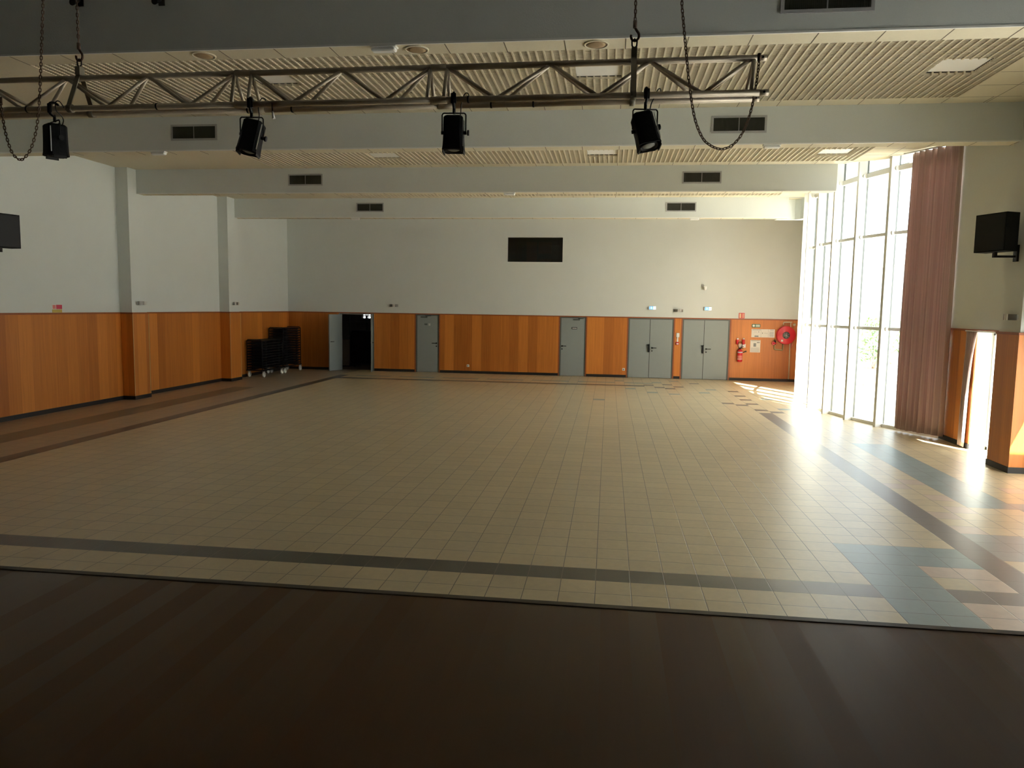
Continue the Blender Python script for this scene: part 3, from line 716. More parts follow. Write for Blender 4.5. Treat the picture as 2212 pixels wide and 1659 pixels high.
M_LAMP = mat('brushed dark steel', (.20, .19, .17), .45, metal=.7, noise=.1)
def wall_lamps():
    W_ = [(-10.55, 15.98, 2.175, 'x', 1, 'steel wall lamp above the panelling of the nearer left pillar'), (-10.55, 20.36, 2.195, 'x', 1, 'steel wall lamp above the panelling of the farther left pillar'),
          (-7.15, YB, 2.212, 'y', 1, 'steel wall lamp right of the open store room door'), (2.185, YB, 2.188, 'y', 1, 'steel wall lamp between the two lit blue signs'), (5.62, 11.42, 2.175, 'x', -1, 'steel wall lamp on the right pillar below the speaker')]
    for x, y, z, ax, s, lb in W_:
        o = empty('wall_lamp', (x, y, z), lb, 'wall lamp', 'curved steel wall lamps')
        M = Matrix.Translation((x, y, z)) @ (Matrix.Rotation(-PI/2, 4, 'Z') if ax == 'x' else Matrix.Identity(4))
        if ax == 'x' and s == 1: M = Matrix.Translation((x, y, z)) @ Matrix.Rotation(PI/2, 4, 'Z')
        n_ = 12
        arcp = [(-.15*math.cos(PI*k/n_), -.02-.075*math.sin(PI*k/n_)) for k in range(n_+1)]
        sh = B()
        sh.prism(arcp, -.042, .042, M).build('shade', M_LAMP, o)
        B().box(-.15, .15, -.02, 0, -.035, .035, M).build('back_plate', M_WHITE, o)
        g = B()
        for dx in (-.005, .042): g.box(dx-.013, dx+.013, -.101, -.07, -.043, .043, M)
        g.build('slot', M_PAPER, o)
wall_lamps()

def signs():
    for xa, xb, lb in ((1.245, 1.482, 'lit blue and white exit sign above the double door left of the call point'), (2.985, 3.22, 'lit blue and white exit sign above the double door beside the extinguisher')):
        za, zb = 2.205, 2.318
        o = empty('exit_sign', ((xa+xb)/2, YB, za), lb, 'exit sign', 'lit exit signs over the double doors')
        B().cbox(xa, xb, YB-.05, YB, za, zb, .008).build('housing', M_WHITE, o)
        xm = xa+(xb-xa)*.62
        B().box(xa+.025, xm, YB-.053, YB-.05, za+.008, zb-.008).build('blue_film', M_BLUEL, o)
        B().box(xm, xb-.01, YB-.053, YB-.05, za+.008, zb-.008).build('white_film', M_WHL, o)
        c = (xa+.03+xm)/2; zc = (za+zb)/2
        M = Matrix.Translation((c, YB-.056, zc)) @ Matrix.Rotation(PI/2, 4, 'X')
        B().prism([(0, .036), (.033, 0), (.012, 0), (.012, -.036), (-.012, -.036), (-.012, 0), (-.033, 0)], -.003, .002, M @ Matrix.Rotation(PI, 4, 'Z')).build('arrow', M_WHL, o)
    # red and white sign over the extinguisher
    o = empty('fire_sign', (4.158, YB, 1.973), 'red framed sign standing on the panelling above the extinguisher', 'sign')
    B().box(4.07, 4.247, YB-.012, YB-.002, 1.973, 2.145).build('plate', M_RED, o)
    B().box(4.09, 4.145, YB-.014, YB-.012, 1.99, 2.128).build('left_panel', mat('cream label', (.75, .55, .33), .7), o)
    B().box(4.175, 4.232, YB-.014, YB-.012, 1.99, 2.128).build('right_panel', mat('salmon label', (.72, .33, .24), .7), o)
    # red sign on the left wall
    o = empty('wall_notice', (XL, 13.74, ZW), 'small red and white notice over the left panelling', 'sign')
    B().box(XL, XL+.006, 13.605, 13.875, 2.03, 2.125).build('plate', M_PAPER, o)
    B().box(XL+.006, XL+.009, 13.715, 13.875, 2.035, 2.12).build('red_field', mat('crimson print', (.60, .05, .10), .6), o)
    B().box(XL+.006, XL+.008, 13.62, 13.70, 2.04, 2.115).build('pale_red_symbol', M_PINK, o)
    B().box(XL, XL+.006, 13.61, 13.875, ZW+.002, 2.028).build('yellow_strip', M_YELL, o)
    # notices by the hose reel
    o = empty('notice_board', (4.84, YB, 1.385), 'long white three part notice left of the hose reel', 'notice')
    y = YB-.006
    B().box(4.482, 5.194, y-.006, y, 1.385, 1.645).build('sheet', M_PAPER, o)
    i = B()
    for a in ((4.51, 4.76, 1.615, 1.630), (4.56, 4.64, 1.55, 1.556), (4.69, 4.715, 1.545, 1.57), (4.58, 4.70, 1.40, 1.44), (4.81, 4.83, 1.50, 1.54), (4.89, 4.905, 1.51, 1.535), (4.945, 4.955, 1.50, 1.535), (5.05, 5.16, 1.612, 1.625)): i.box(a[0], a[1], y-.008, y-.006, a[2], a[3])
    for k in range(9): i.box(5.03, 5.16, y-.0075, y-.006, 1.42+k*.018, 1.426+k*.018)
    i.build('print', M_INK, o); f = B()
    for x in (4.775, 4.995): f.box(x-.002, x+.002, y-.0075, y-.006, 1.385, 1.645)
    f.build('fold', M_INK, o)
    o = empty('notice_sheet', (4.617, YB, .907), 'white printed sheet below the long notice', 'notice')
    B().box(4.462, 4.772, y-.005, y, .907, 1.297).build('sheet', M_PAPER, o)
    i = B().box(4.66, 4.75, y-.007, y-.005, 1.205, 1.235).box(4.56, 4.64, y-.007, y-.005, 1.09, 1.20).box(4.48, 4.755, y-.007, y-.005, 1.268, 1.285)
    for k in range(7): i.box(4.49, 4.74, y-.0065, y-.005, .93+k*.02, .935+k*.02)
    i.build('print', M_INK, o)
    o = empty('green_sign', (4.612, YB, 1.695), 'small green and white sign above the long notice', 'sign')
    B().cbox(4.482, 4.742, y-.03, y, 1.697, 1.80, .012).build('housing', M_GREEN, o)
    B().box(4.60, 4.725, y-.033, y-.03, 1.712, 1.785).build('white_field', mat('pale green print', (.55, .62, .55), .7), o)
    B().lathe([(.038, 0), (.030, .01), (.001, .012)], 16, Matrix.Translation((4.535, y-.03, 1.75)) @ Matrix.Rotation(PI/2, 4, 'X')).build('lamp', M_DIFF, o)
signs()

def fire_gear():
    y = YB-.006
    x, z = 4.14, .60
    o = empty('fire_extinguisher', (x, YB-.10, z), 'red fire extinguisher with white label hung beside the last double door', 'fire extinguisher')
    M = Matrix.Translation((x, YB-.105, z))
    B().lathe([(.06, 0), (.078, .015), (.08, .05), (.08, .33), (.065, .375), (.03, .395), (.022, .41)], 24, M).build('cylinder', M_RED, o)
    B().lathe([(.0812, .085), (.0812, .20), (.0812, .205)], 24, M).build('label', M_PINK, o)
    B().lathe([(.0815, .08), (.0815, .095)], 24, M).build('white_band', M_PAPER, o)
    B().lathe([(.0812, .29), (.0812, .325)], 24, M).build('blue_white_label', mat('pale blue print', (.6, .6, .72), .6), o)
    B().cbox(x-.03, x+.03, YB-.135, YB-.075, z+.41, z+.45, .008).tube([(x+.02, YB-.10, z+.45), (x+.1, YB-.10, z+.49)], .011, 8).tube([(x+.02, YB-.10, z+.43), (x+.1, YB-.10, z+.43)], .009, 8).build('valve_handle', M_BLKM, o)
    pts = [(x+.07*math.cos(a)-.01, YB-.12, z+.535+.095*math.sin(a)) for a in [(-1.2-k*5.2/16) for k in range(17)]]
    B().tube([(x+.02, YB-.12, z+.43)]+pts+[(x-.0, YB-.12, z+.44)], .008, 8).build('hose', M_RUBBER, o)
    B().tube([(x+.08, YB-.13, z+.30), (x+.19, YB-.13, z+.345)], .02, 10, rads=[.012, .024]).build('horn', M_RUBBER, o)
    B().box(x-.03, x+.03, YB-.03, y, z+.1, z+.4).build('wall_bracket', M_BLKM, o)
    for px, lb in ((1592.5, 'small red canister with pale cap over the extinguisher hose'), (1605.5, 'small red canister with pale cap over the white label plates')):
        q = ony(px, 737, YB); x2 = q.x; z2 = q.z
        c = empty('canister', (x2, YB-.05, z2-.09), lb, 'canister', 'red canisters above the extinguisher')
        MM = Matrix.Translation((x2, YB-.052, z2-.10))
        B().lathe([(.03, 0), (.042, .01), (.042, .14), (.036, .155)], 18, MM).build('body', M_RED, c)
        B().lathe([(.036, .155), (.030, .185), (.010, .20), (.001, .201)], 18, MM).build('cap', M_DIFF, c)
        B().box(x2-.02, x2+.02, YB-.02, y, z2-.06, z2+.03).build('bracket', M_STEEL, c)
    l = empty('label_plate', (4.28, YB, 1.05), 'pair of white label plates right of the extinguisher hose', 'label')
    a, b_ = ony(1596.5, 743, YB), ony(1610.5, 751, YB); xm = (a.x+b_.x)/2
    B().box(a.x, xm-.004, y-.006, y, b_.z, a.z).build('plate', M_PAPER, l); B().box(xm+.004, b_.x, y-.006, y, b_.z, a.z).build('plate', M_PAPER, l)
    # hose reel
    cx, cz = 5.505, 1.472
    r = empty('hose_reel', (cx, YB, cz-.29), 'round red fire hose reel high on the panelling', 'hose reel')
    M = Matrix.Translation((cx, YB-.05, cz)) @ Matrix.Rotation(PI/2, 4, 'X')
    B().lathe([(.06, .0), (.275, .0), (.285, .012), (.285, .03), (.275, .036), (.13, .030), (.06, .030)], 44, M).lathe([(.06, .12), (.275, .12), (.285, .13), (.285, .145), (.272, .152), (.14, .140), (.115, .150), (.06, .150)], 44, M).build('drum', M_RED, r)
    B().lathe([(.25, .036), (.262, .055), (.25, .075), (.262, .095), (.25, .12)], 40, M).build('hose', M_RUBBER, r)
    B().lathe([(.112, .148), (.105, .162), (.06, .168), (.001, .168)], 30, M).build('hub', M_DFRAME, r)
    sp = B()
    for k in range(6):
        a = k*PI/3; sp.tube([M @ Vector((.02*math.cos(a), .02*math.sin(a), .172)), M @ Vector((.095*math.cos(a+.4), .095*math.sin(a+.4), .168))], .008, 6)
    sp.lathe([(.03, .165), (.028, .185), (.001, .19)], 14, M).build('hub_star', M_STEEL, r)
    B().box(cx-.15, cx-.09, YB-.207, YB-.2045, cz-.20, cz-.14).build('sticker', M_PAPER, r)
    B().tube([(cx-.02, YB-.03, cz-.24), (cx-.05, YB-.03, cz-.30), (cx-.05, YB-.03, cz-.46), (cx-.06, YB-.03, cz-.475), (cx-.29, YB-.03, cz-.455), (cx-.305, YB-.03, cz-.44), (cx-.305, YB-.03, cz-.14)], .019, 10).build('supply_pipe', M_BRASS, r)
    B().tube([(cx-.305, YB-.05, cz-.17), (cx-.305, YB-.05, cz-.30)], .032, 12).tube([(cx-.305, YB-.05, cz-.26), (cx-.305, YB-.1, cz-.26)], .01, 8).build('valve', M_BLKM, r)
    B().tube([(cx-.36, YB-.1, cz-.26), (cx-.25, YB-.1, cz-.26)], .016, 8).lathe([(.05, -.008), (.055, 0), (.05, .008)], 16, Matrix.Translation((cx-.35, YB-.09, cz-.26)) @ Matrix.Rotation(PI/2, 4, 'X')).build('valve_wheel', M_RED, r)
    B().tube([(cx+.22, YB-.05, cz-.26), (cx+.20, YB-.05, cz-.38)], .016, 8, rads=[.018, .01]).build('nozzle', M_PINK, r)
    p = empty('riser_pipe', (5.66, YB, .085), 'cream vertical pipe rising behind the hose reel', 'pipe')
    B().tube([(5.68, YB-.022, .085), (5.66, YB-.022, 1.86), (5.62, YB-.022, 1.88), (5.46, YB-.022, 1.875), (5.44, YB-.022, 1.86), (5.44, YB-.022, 1.79)], .017, 10).build('pipe', M_PIPE, p)
    B().box(5.52, 5.70, YB-.045, y, 1.865, 1.895).build('clip', M_PIPE, p)
    v = empty('alarm_bell', (5.77, YB, 1.79), 'small pale round bell right of the riser pipe', 'bell')
    B().lathe([(.045, 0), (.045, .02), (.02, .04), (.001, .042)], 18, Matrix.Translation((5.775, y, 1.80)) @ Matrix.Rotation(PI/2, 4, 'X')).build('gong', M_PIPE, v)
    B().tube([(5.775, y-.01, 1.76), (5.775, y-.01, 1.70)], .008, 6).build('cable', M_PINK, v)
    # call point between the double doors
    q1, q2 = ony(1464, 724, YB), ony(1463, 742, YB)
    c = empty('call_point', (q1.x, YB, q2.z-.04), 'red alarm call point under a white box between the double doors', 'alarm')
    B().cbox(q1.x-.05, q1.x+.05, y-.035, y, q1.z-.07, q1.z+.07, .01).build('junction_box', M_WHITE, c)
    B().box(q1.x-.022, q1.x+.022, y-.018, y, q2.z+.05, q1.z-.07).build('conduit', M_WHITE, c)
    B().cbox(q2.x-.05, q2.x+.05, y-.05, y, q2.z-.045, q2.z+.05, .01).build('red_box', M_RED, c)
    B().box(q2.x-.03, q2.x+.035, y-.053, y-.05, q2.z-.03, q2.z+.015).build('push_plate', M_PAPER, c)
    s = empty('wall_sensor', (2.95, YB, 2.86), 'white motion sensor on the far wall above an exit sign', 'sensor')
    B().box(2.88, 2.95, YB-.03, YB, 2.93, 3.03).build('bracket', mat('pale grey plastic', (.55, .54, .52), .6), s)
    B().lathe([(.02, -.07), (.05, -.05), (.058, 0), (.05, .05), (.02, .07)], 18, Matrix.Translation((2.98, YB-.09, 2.91)) @ Matrix.Rotation(.5, 4, 'X')).build('eye', M_WHITE, s)
    for px, py, lb in ((1347, 798, 'white wall socket left of the first double door'), (1011, 790, 'white wall socket on the wide panel in the middle of the far wall')):
        q = ony(px, py, YB); o = empty('wall_socket', (q.x, YB, q.z-.04), lb, 'socket', 'sockets low on the panelling')
        B().cbox(q.x-.042, q.x+.042, y-.012, y, q.z-.042, q.z+.042, .006).build('plate', M_WHITE, o)
        B().lathe([(.024, 0), (.022, .003), (.001, .003)], 14, Matrix.Translation((q.x, y-.011, q.z)) @ Matrix.Rotation(PI/2, 4, 'X')).build('outlet', M_INK, o)
fire_gear()

# ------------------------------------------------------------------ loudspeakers
def speaker(A, Bc, Cc, z0, z1, mount, lb):
    """A-B is the front, B-C the side; the box is hung from a pillar by a bracket"""
    A, Bc, Cc = Vector(A), Vector(Bc), Vector(Cc); D = A+(Cc-Bc)
    cen = (A+Cc)/2
    o = empty('wall_speaker', (cen.x, cen.y, z0), lb, 'loudspeaker', 'loudspeakers on the side walls')
    B().prism([(p.x, p.y) for p in (A, Bc, Cc, D)], z0, z1).build('cabinet', M_BLKP, o)
    nrm = (A-D).normalized(); e_ = (Bc-A)
    q = [A+e_*.04+nrm*.012, A+e_*.96+nrm*.012, A+e_*.96, A+e_*.04]
    B().prism([(p.x, p.y) for p in q], z0+.02, z1-.02).build('front_grille', M_BLKM, o)
    mt = Vector(mount); c0 = Vector((cen.x, cen.y, z0)); s = 1 if mt.x > cen.x else -1
    B().box(c0.x-.02, c0.x+.02, c0.y-.03, c0.y+.03, z0-.075, z0).box(min(c0.x-.02, mt.x), max(c0.x+.02, mt.x), c0.y-.022, c0.y+.022, z0-.075, z0-.045).box(min(mt.x, mt.x-s*.03), max(mt.x, mt.x-s*.03), c0.y-.05, c0.y+.05, z0-.13, z0+.1).build('wall_bracket', M_BLKM, o)
speaker((5.13, 11.62), (5.31, 11.14), (5.52, 11.24), 3.075, 3.60, (5.618, 11.4, 3), 'black loudspeaker on the right pillar beside the curtain')
speaker((-10.16, 12.05), (-10.30, 11.50), (-10.545, 11.57), 3.09, 3.66, (-10.58, 11.6, 3), 'black loudspeaker cut by the left edge of the view')

# ------------------------------------------------------------------ curtains
def curtain(name, path, z0, z1, amp, waves, lb, taper=None, thick=.012):
    """a pleated cloth following a plan path; taper(u, v) moves it sideways along the path"""
    n_ = waves*16; R = []; nz = 14
    P = [Vector(p) for p in path]; seg = [0]
    for a, c in zip(P[:-1], P[1:]): seg.append(seg[-1]+(c-a).length)
    def at(u):
        d = max(0, min(1, u))*seg[-1]
        for k in range(len(P)-1):
            if d <= seg[k+1]+1e-9:
                t = (d-seg[k])/(seg[k+1]-seg[k]); dr = (P[-1]-P[0]).normalized(); return P[k].lerp(P[k+1], t), Vector((-dr.y, dr.x))
    rnd = random.Random(len(name)+waves); ph = [rnd.uniform(-.8, .8) for _ in range(waves+2)]; am = [rnd.uniform(.6, 1.25) for _ in range(waves+2)]
    vs = []; fs = []
    for s in (0, 1):
        for iz in range(nz+1):
            v = iz/nz; z = z0+(z1-z0)*v
            for k in range(n_+1):
                u = k/n_; uu = taper(u, v) if taper else u
                p, nr = at(uu); wv = u*waves; ii = int(min(waves, wv))
                a_ = 2*PI*wv+.5*ph[ii]*math.sin(PI*v*1.3)
                off = amp*am[ii]*(.75+.35*(1-v))*(math.sin(a_)+.30*math.sin(2*a_+.6)+.12*math.sin(3*a_+ph[ii]))+(s-.5)*thick
                q = p+nr*off; vs.append((q.x, q.y, z-(.012*math.sin(2*PI*wv) if iz == 0 else 0)))
    w_ = n_+1; h_ = (nz+1)*w_
    for s in (0, 1):
        for iz in range(nz):
            for k in range(n_):
                a = s*h_+iz*w_+k; fs.append((a, a+1, a+w_+1, a+w_))
    for k in range(n_): fs.append((k, k+1, h_+k+1, h_+k)); a = nz*w_+k; fs.append((a, a+1, h_+a+1, h_+a))
    for iz in range(nz):
        for k in (0, n_): a = iz*w_+k; fs.append((a, a+w_, h_+a+w_, h_+a))
    b = B().add(vs, fs, True)
    return b.build(name, M_CURT)
ct = empty('long_curtain', (5.6, 14.4, .05), 'tall dusty rose curtain gathered at the end of the glass wall', 'curtain')
cc = curtain('curtain_cloth', [(5.40, 14.87), (5.46, 14.72), (5.57, 14.50), (5.70, 14.28), (5.88, 13.98)], .05, 5.10, .085, 8, '')
for o_ in (cc,): o_.parent = ct; o_.location = -Vector(ct.location)
B().tube([(5.28, 14.95, 5.115), (5.55, 14.50, 5.115), (5.88, 13.98, 5.115)], .014, 8).build('rail', M_WHITE, ct)
ct3 = empty('thin_curtain', (5.4, 21.7, .05), 'thin pink sunlit edge of a curtain at the far end of the glass wall', 'curtain')
c3 = curtain('curtain_cloth', [(5.16, 21.28), (5.35, 21.55), (5.62, 22.0), (5.90, 22.58)], .05, 5.05, .04, 8, '')
c3.data.materials[0] = M_SHEER; c3.parent = ct3; c3.location = -Vector(ct3.location)
B().tube([(5.14, 21.25, 5.065), (5.35, 21.55, 5.065), (5.88, 22.48, 5.065)], .014, 8).build('rail', M_WHITE, ct3)
ct2 = empty('short_curtain', (5.85, 13.1, .03), 'narrow rose curtain pulled to one side of the slot window', 'curtain')
c2 = curtain('curtain_cloth', [(5.86, 13.30), (5.84, 12.60)], .03, 1.93, .022, 4, '', taper=lambda u, v: u*(.25+.45*max(0, v-.12)**3 if True else 1)+.0)
c2.parent = ct2; c2.location = -Vector(ct2.location)
B().tube([(5.85, 13.32, 1.935), (5.85, 12.0, 1.935)], .01, 8).build('rail', M_WHITE, ct2)

# ------------------------------------------------------------------ truss, hoists, chains, spotlights
YA, YBk = 5.62, 5.45              # depth of the near lower tube at the left edge and at the right end
def truss():
    pa, pb = ony(0, 238, YA), ony(1650, 200, YBk)
    d = (pb-pa).normalized(); up0 = Vector((0, 0, 1)); bk = d.cross(up0).normalized()*-1
    if bk.y < 0: bk = -bk
    ta, tb = ony(0, 174.5, YA+.125), ony(1650, 125, YBk+.125)
    fa, fb = ony(0, 250, YA+.25), ony(1650, 213, YBk+.25)
    def nb(px): t = px/1650; return ony(px, 238+(200-238)*t, YA+(YBk-YA)*t)
    def tp(px): t = px/1650; return ony(px, 174.5+(125-174.5)*t, YA+.125+(YBk-YA)*t)
    def fbt(px): t = px/1650; return ony(px, 250+(213-250)*t, YA+.25+(YBk-YA)*t)
    # same X on the far tube as on the near one
    def far(p): t = (p.x-fa.x)/(fb.x-fa.x); return fa.lerp(fb, t)
    o = empty('lighting_truss', (pa+pb)/2, 'grey aluminium lighting truss of three tubes hanging across the view', 'truss')
    secs = [(-420, 516), (534, 939), (957, 1640)]
    for a, c in secs:
        B().tube([tp(a), tp(c)], .0225, 14).build('chord', M_ALU, o)
        B().tube([nb(a), nb(c)], .0225, 14).build('chord', M_ALU, o)
        B().tube([far(nb(a)), far(nb(c))], .0225, 14).build('chord', M_ALU, o)
    zig = [(-225, -130), (-40, -130), (-40, 50), (145, 50), (145, 231), (320, 231), (320, 408), (508, 408), (545, 629), (740, 629), (740, 830), (930, 830), (967, 1071), (1190, 1071), (1190, 1292), (1405, 1292), (1405, 1518), (1625, 1518)]
    for t_, b_ in zig:
        q = nb(b_)
        B().tube([tp(t_), q], .0145, 8).build('brace', M_ALU, o); B().tube([tp(t_), far(q)], .0145, 8).build('brace', M_ALU, o)
    for t_ in (507, 543, 930, 966, 1630):
        q = nb(t_-8)
        B().tube([tp(t_), q], .0145, 8).build('brace', M_ALU, o); B().tube([tp(t_), far(q)], .0145, 8).build('brace', M_ALU, o)
    for a, c in ((508, 542), (931, 965)):
        for f in (tp, nb, lambda px: far(nb(px))):
            B().tube([f(a), f(c)], .026, 14).build('coupler', M_ALU, o)
    for f, e_ in ((tp, 1656), (nb, 1660), (lambda px: far(nb(px)), 1655)):
        p, q = f(1634), f(e_)
        B().tube([p, q], .021, 12).build('end_spigot', M_ALU, o)
        m_ = p.lerp(q, .6); B().tube([m_-Vector((0, .024, 0)), m_+Vector((0, .024, 0))], .008, 8).build('pin_hole', M_BLACK, o)
    # black tape rings left on the lower tubes
    for px, fr in ((60, 0), (340, 0), (504, 1), (603, 1), (1012, 0), (1050, 1), (1145, 1)):
        p = nb(px) if not fr else far(nb(px)); B().tube([p-d*.006, p+d*.006], .0258, 14).build('tape_band', M_BLKM, o)
    return o, nb, tp, far, d
TR, nb, tp, far, TD = truss()

def link_chain(bld, pts, pitch=.031, wire=.0038, wid=.0085):
    """real oval links along a path, alternately turned a quarter"""
    pts = [Vector(p) for p in pts]; d = [0]
    for a, c in zip(pts[:-1], pts[1:]): d.append(d[-1]+(c-a).length)
    n_ = int(d[-1]/pitch); k = 0; up = Vector((.3, 1, .1)).normalized()
    for i in range(n_):
        s = (i+.5)*pitch
        while d[k+1] < s: k += 1
        t = (pts[k+1]-pts[k]).normalized(); c = pts[k].lerp(pts[k+1], (s-d[k])/(d[k+1]-d[k]))
        u = (up-t*up.dot(t)).normalized(); w_ = t.cross(u)
        e_ = (u+w_).normalized() if i % 2 else (u-w_).normalized()
        h_ = pitch*.36
        loop = []
        for q in range(10):
            a = 2*PI*q/10; loop.append(c+t*(h_*(1 if math.cos(a) > 0 else -1)+wid*.8*math.cos(a)*.9)+e_*(wid*math.sin(a)))
        bld.tube(loop, wire, 5, closed=True)
def smooth(pts, n=12):
    P = [Vector(p) for p in pts]; out = []
    for i in range(len(P)-1):
        p0, p1, p2, p3 = P[max(i-1, 0)], P[i], P[i+1], P[min(i+2, len(P)-1)]
        for k in range(n):
            t = k/n; out.append(.5*((2*p1)+(p2-p0)*t+(2*p0-5*p1+4*p2-p3)*t*t+(3*p1-p0-3*p2+p3)*t**3))
    return out+[P[-1]]
def hoist(px, ytop, yhook, lb1, lb2):
    top = tp(px); Y = top.y
    c0 = ony(px-1, yhook, Y); x = c0.x
    h_ = empty('chain_hoist', (x, Y, c0.z), lb1, 'hoist', 'hoist chains with hooks over the truss')
    b_ = B(); link_chain(b_, [(x, Y, 7.3), (x, Y, c0.z+.10)], .027, .0042, .0075); b_.build('chain', M_RUST, h_)
    B().tube([(x, Y, 7.3), (x, Y, 7.4)], .03, 10).build('anchor', M_BLKM, h_)
    B().tube([(x, Y, c0.z+.11), (x, Y, c0.z+.06)], .014, 10).build('swivel', M_RUST, h_)
    hk = [(x+.0, Y, c0.z+.065), (x+.012, Y, c0.z+.045), (x+.028, Y, c0.z+.02), (x+.027, Y, c0.z-.008), (x+.008, Y, c0.z-.026), (x-.016, Y, c0.z-.020), (x-.026, Y, c0.z+.002), (x-.024, Y, c0.z+.014)]
    B().tube(smooth(hk, 4), .009, 8, rads=None).build('hook', M_RUST, h_)
    # bracket from the hook to both lower tubes
    br = empty('lifting_bracket', (x, Y, top.z), lb2, 'bracket', 'dull steel brackets carrying the truss')
    B().tube([(x+.0, Y-.0, c0.z-.012), (x+.018, Y, c0.z-.03), (x+.016, Y, c0.z-.06), (x, Y, c0.z-.075), (x-.016, Y, c0.z-.06), (x-.018, Y, c0.z-.03)], .006, 8, closed=True).build('shackle', M_BLKM, br)
    apex = Vector((x, Y, c0.z-.075)); hz = apex.z-.045
    B().box(x-.02, x+.02, Y-.03, Y+.03, hz-.02, apex.z+.0).build('head_plate', M_GALV, br)
    t_ = (x-nb(0).x)/(nb(1650).x-nb(0).x); n0 = nb(0).lerp(nb(1650), t_); f0 = far(n0)
    for e_, sg in ((n0, -1), (f0, 1)):
        a = Vector((x, Y+sg*.012, hz)); c = Vector((x, e_.y+sg*.034, e_.z-.02)); w2 = Vector((.019, 0, 0)); th = Vector((0, .004, 0))
        B().add([a-w2-th, a+w2-th, c+w2-th, c-w2-th, a-w2+th, a+w2+th, c+w2+th, c-w2+th], [(0, 1, 2, 3), (4, 7, 6, 5), (0, 4, 5, 1), (1, 5, 6, 2), (2, 6, 7, 3), (3, 7, 4, 0)]).build('leg', M_GALV, br)
        B().tube([e_+Vector((-.02, 0, 0)), e_+Vector((.02, 0, 0))], .032, 14).build('tube_clamp', M_GALV, br)
hoist(172, 0, 124, 'rusty hoist chain and hook over the left part of the truss', 'splayed steel bracket under the left hoist hook')
hoist(1372, 0, 80, 'rusty hoist chain and hook over the right part of the truss', 'flat steel bracket under the right hoist hook')
def slack(pxs, Y0, Y1, lb, endY):
    n_ = len(pxs); P = []
    for i, (a, c) in enumerate(pxs): P.append(ony(a, c, Y0+(Y1-Y0)*i/(n_-1)))
    p0 = P[0]; d0 = (P[0]-P[1]).normalized(); top = p0+Vector((-.02, 0, 7.3-p0.z))
    o = empty('slack_chain', P[-1], lb, 'chain', 'slack chains hanging beside the hoists')
    b_ = B(); link_chain(b_, [top]+smooth(P, 14), .0235, .0036, .0078); b_.build('links', M_RUST, o)
    e_ = P[-1]; B().tube([e_+Vector((0, 0, .02)), e_-Vector((0, 0, .03))], .012, 8).build('end_clip', M_RUST, o)
slack([(1473, 10), (1481, 100), (1489, 180), (1500, 252), (1516, 295), (1533, 313), (1556, 322), (1578, 316), (1597, 298), (1612, 270), (1624, 232), (1632, 190), (1638, 150), (1640, 122)], 5.28, 5.50, 'long slack chain looping from the right end of the truss', 5.4)
slack([(93, 10), (90, 100), (86, 200), (82, 255), (74, 300), (62, 330), (45, 345), (27, 331), (14, 295), (6, 255), (1, 215)], 5.40, 5.44, 'slack chain looping at the far left end of the truss', 5.5)

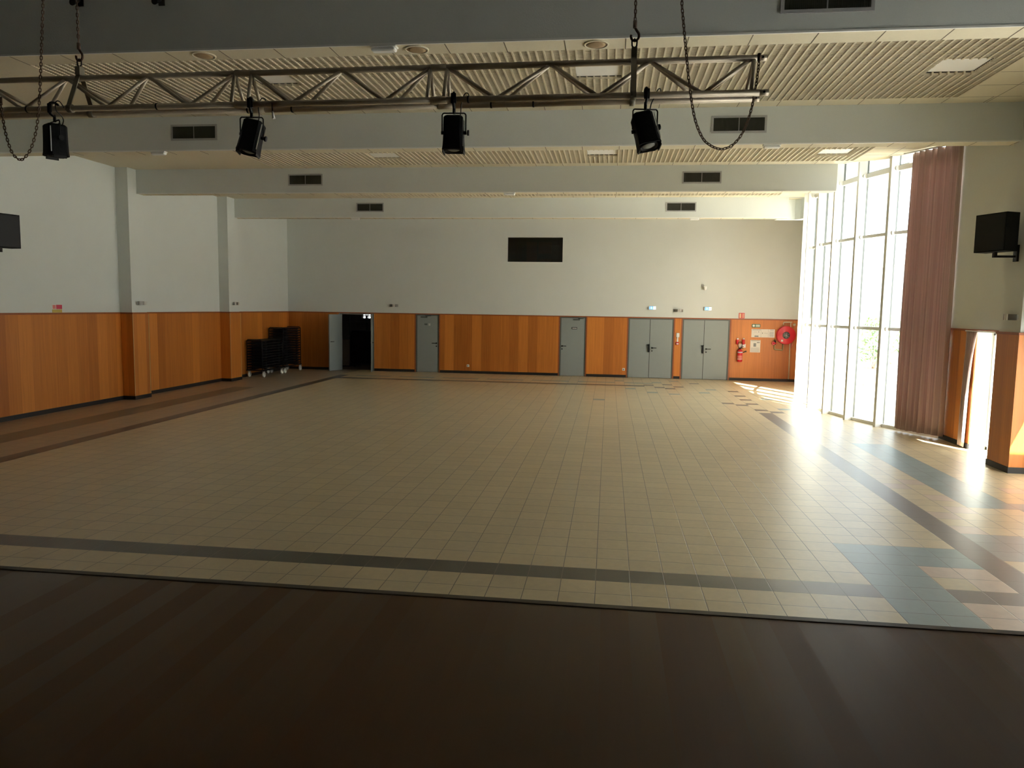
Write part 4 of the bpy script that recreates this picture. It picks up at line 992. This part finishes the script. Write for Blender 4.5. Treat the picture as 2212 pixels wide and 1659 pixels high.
def spotlights():
    root = empty('stage_spotlight', (0, 0, 0), '', 'spotlight')
    # hook clamp over the tube
    hk = [(.0, .0, -.075), (.0, -.034, -.05), (.0, -.040, -.0), (.0, -.028, .034), (.0, .005, .042), (.0, .033, .026), (.0, .036, -.004)]
    B().tube(smooth(hk, 4), .011, 8).box(-.02, .02, -.046, -.026, -.045, .03).build('clamp', M_BLKM, root)
    B().tube([(0, 0, -.06), (0, 0, -.118)], .012, 10).build('stem', M_BLKM, root)
    pv = -.262
    def strap(p, q, w_=.014): return p, q
    yk = B(); pts = [(-.092, pv), (-.092, -.125), (-.082, -.112), (.082, -.112), (.092, -.125), (.092, pv)]
    for (xa, za), (xb, zb) in zip(pts[:-1], pts[1:]): yk.tube([(xa, 0, za), (xb, 0, zb)], .0055, 8)
    yk.build('yoke', M_BLKM, root)
    bd = B()
    def sec(wx, wy, z, c=.28): 
        a, b_ = wx/2, wy/2; return [(a*(1-c), -b_, z), (a, -b_*(1-c), z), (a, b_*(1-c), z), (a*(1-c), b_, z), (-a*(1-c), b_, z), (-a, b_*(1-c), z), (-a, -b_*(1-c), z), (-a*(1-c), -b_, z)]
    bd.rings([sec(.130, .13, -.142), sec(.148, .15, -.155), sec(.150, .155, -.30), sec(.158, .160, -.375), sec(.166, .168, -.405), sec(.150, .15, -.405), sec(.120, .12, -.380)], smooth=False)
    bd = bd.build('body', M_BLKP, root, origin=(0, 0, pv))
    B().lathe([(.056, -.384), (.045, -.398), (.02, -.405), (.001, -.406)], 24).build('lens', M_LENS, bd)
    B().lathe([(.066, -.383), (.070, -.403), (.062, -.407), (.057, -.388)], 24).build('lens_ring', M_BLKM, bd)
    for x in (-.045, 0, .04): B().tube([(x, .02, -.145), (x, .02, -.128)], .009, 8).build('cooling_cap', M_BLKM, bd)
    for x in (-.088, .088): B().tube([(x*.82, 0, pv), (x*1.12, 0, pv)], .014, 10).build('pivot', M_BLKM, bd)
    B().tube([(.104, 0, pv), (.118, 0, pv)], .022, 10).build('tilt_knob', M_BLKM, bd)
    for x in (-.078, .078): B().box(x-.004, x+.004, -.05, .05, -.425, -.40).build('frame_clip', M_BLKM, bd)
    B().box(.076, .082, -.070, -.064, -.38, -.17).build('bright_seam', M_STEEL, bd)
    B().tube(smooth([(.035, .04, -.15), (.045, .05, -.10), (.05, .03, -.06), (.06, -.01, -.03), (.085, -.02, .03), (.11, .0, .035), (.115, .03, -.01)], 5), .0045, 6).build('cable', M_RUBBER, root)
    S = [(117, -30, 0, 0, 'black spotlight turned sideways at the left of the truss'), (543, 8, 11, -8, 'black spotlight tilted to the left, second along the truss'), (981, 4, 0, -3, 'black spotlight hanging straight in the middle of the truss'), (1395, 10, -12, -16, 'black spotlight with pale lens under the right hoist')]
    for k, (px, rz, rx, tl, lb) in enumerate(S):
        o = root if k == 0 else copy_tree(root)
        o.location = nb(px)+Vector((0, 0, .008)); o.scale = (.94, .94, .92); o.rotation_euler = (0, 0, math.radians(rz)); tag(o, lb, 'spotlight', 'black spotlights under the truss')
        for c in o.children:
            if c.name.startswith('body'): c.rotation_euler = (math.radians(tl), math.radians(rx), 0)
spotlights()
def plug():
    p = nb(591)
    o = empty('cable_plug', p-Vector((0, 0, .10)), 'small white plug dangling beside the tilted spotlight', 'plug')
    B().tube([p+Vector((0, -.027, .0)), p+Vector((0, -.027, -.03)), p+Vector((.003, -.027, -.065))], .004, 6).build('cable', M_RUBBER, o)
    B().tube([p+Vector((.003, -.027, -.06)), p+Vector((.012, -.027, -.115))], .012, 8, rads=[.006, .013]).build('plug_body', M_WHITE, o)
plug()
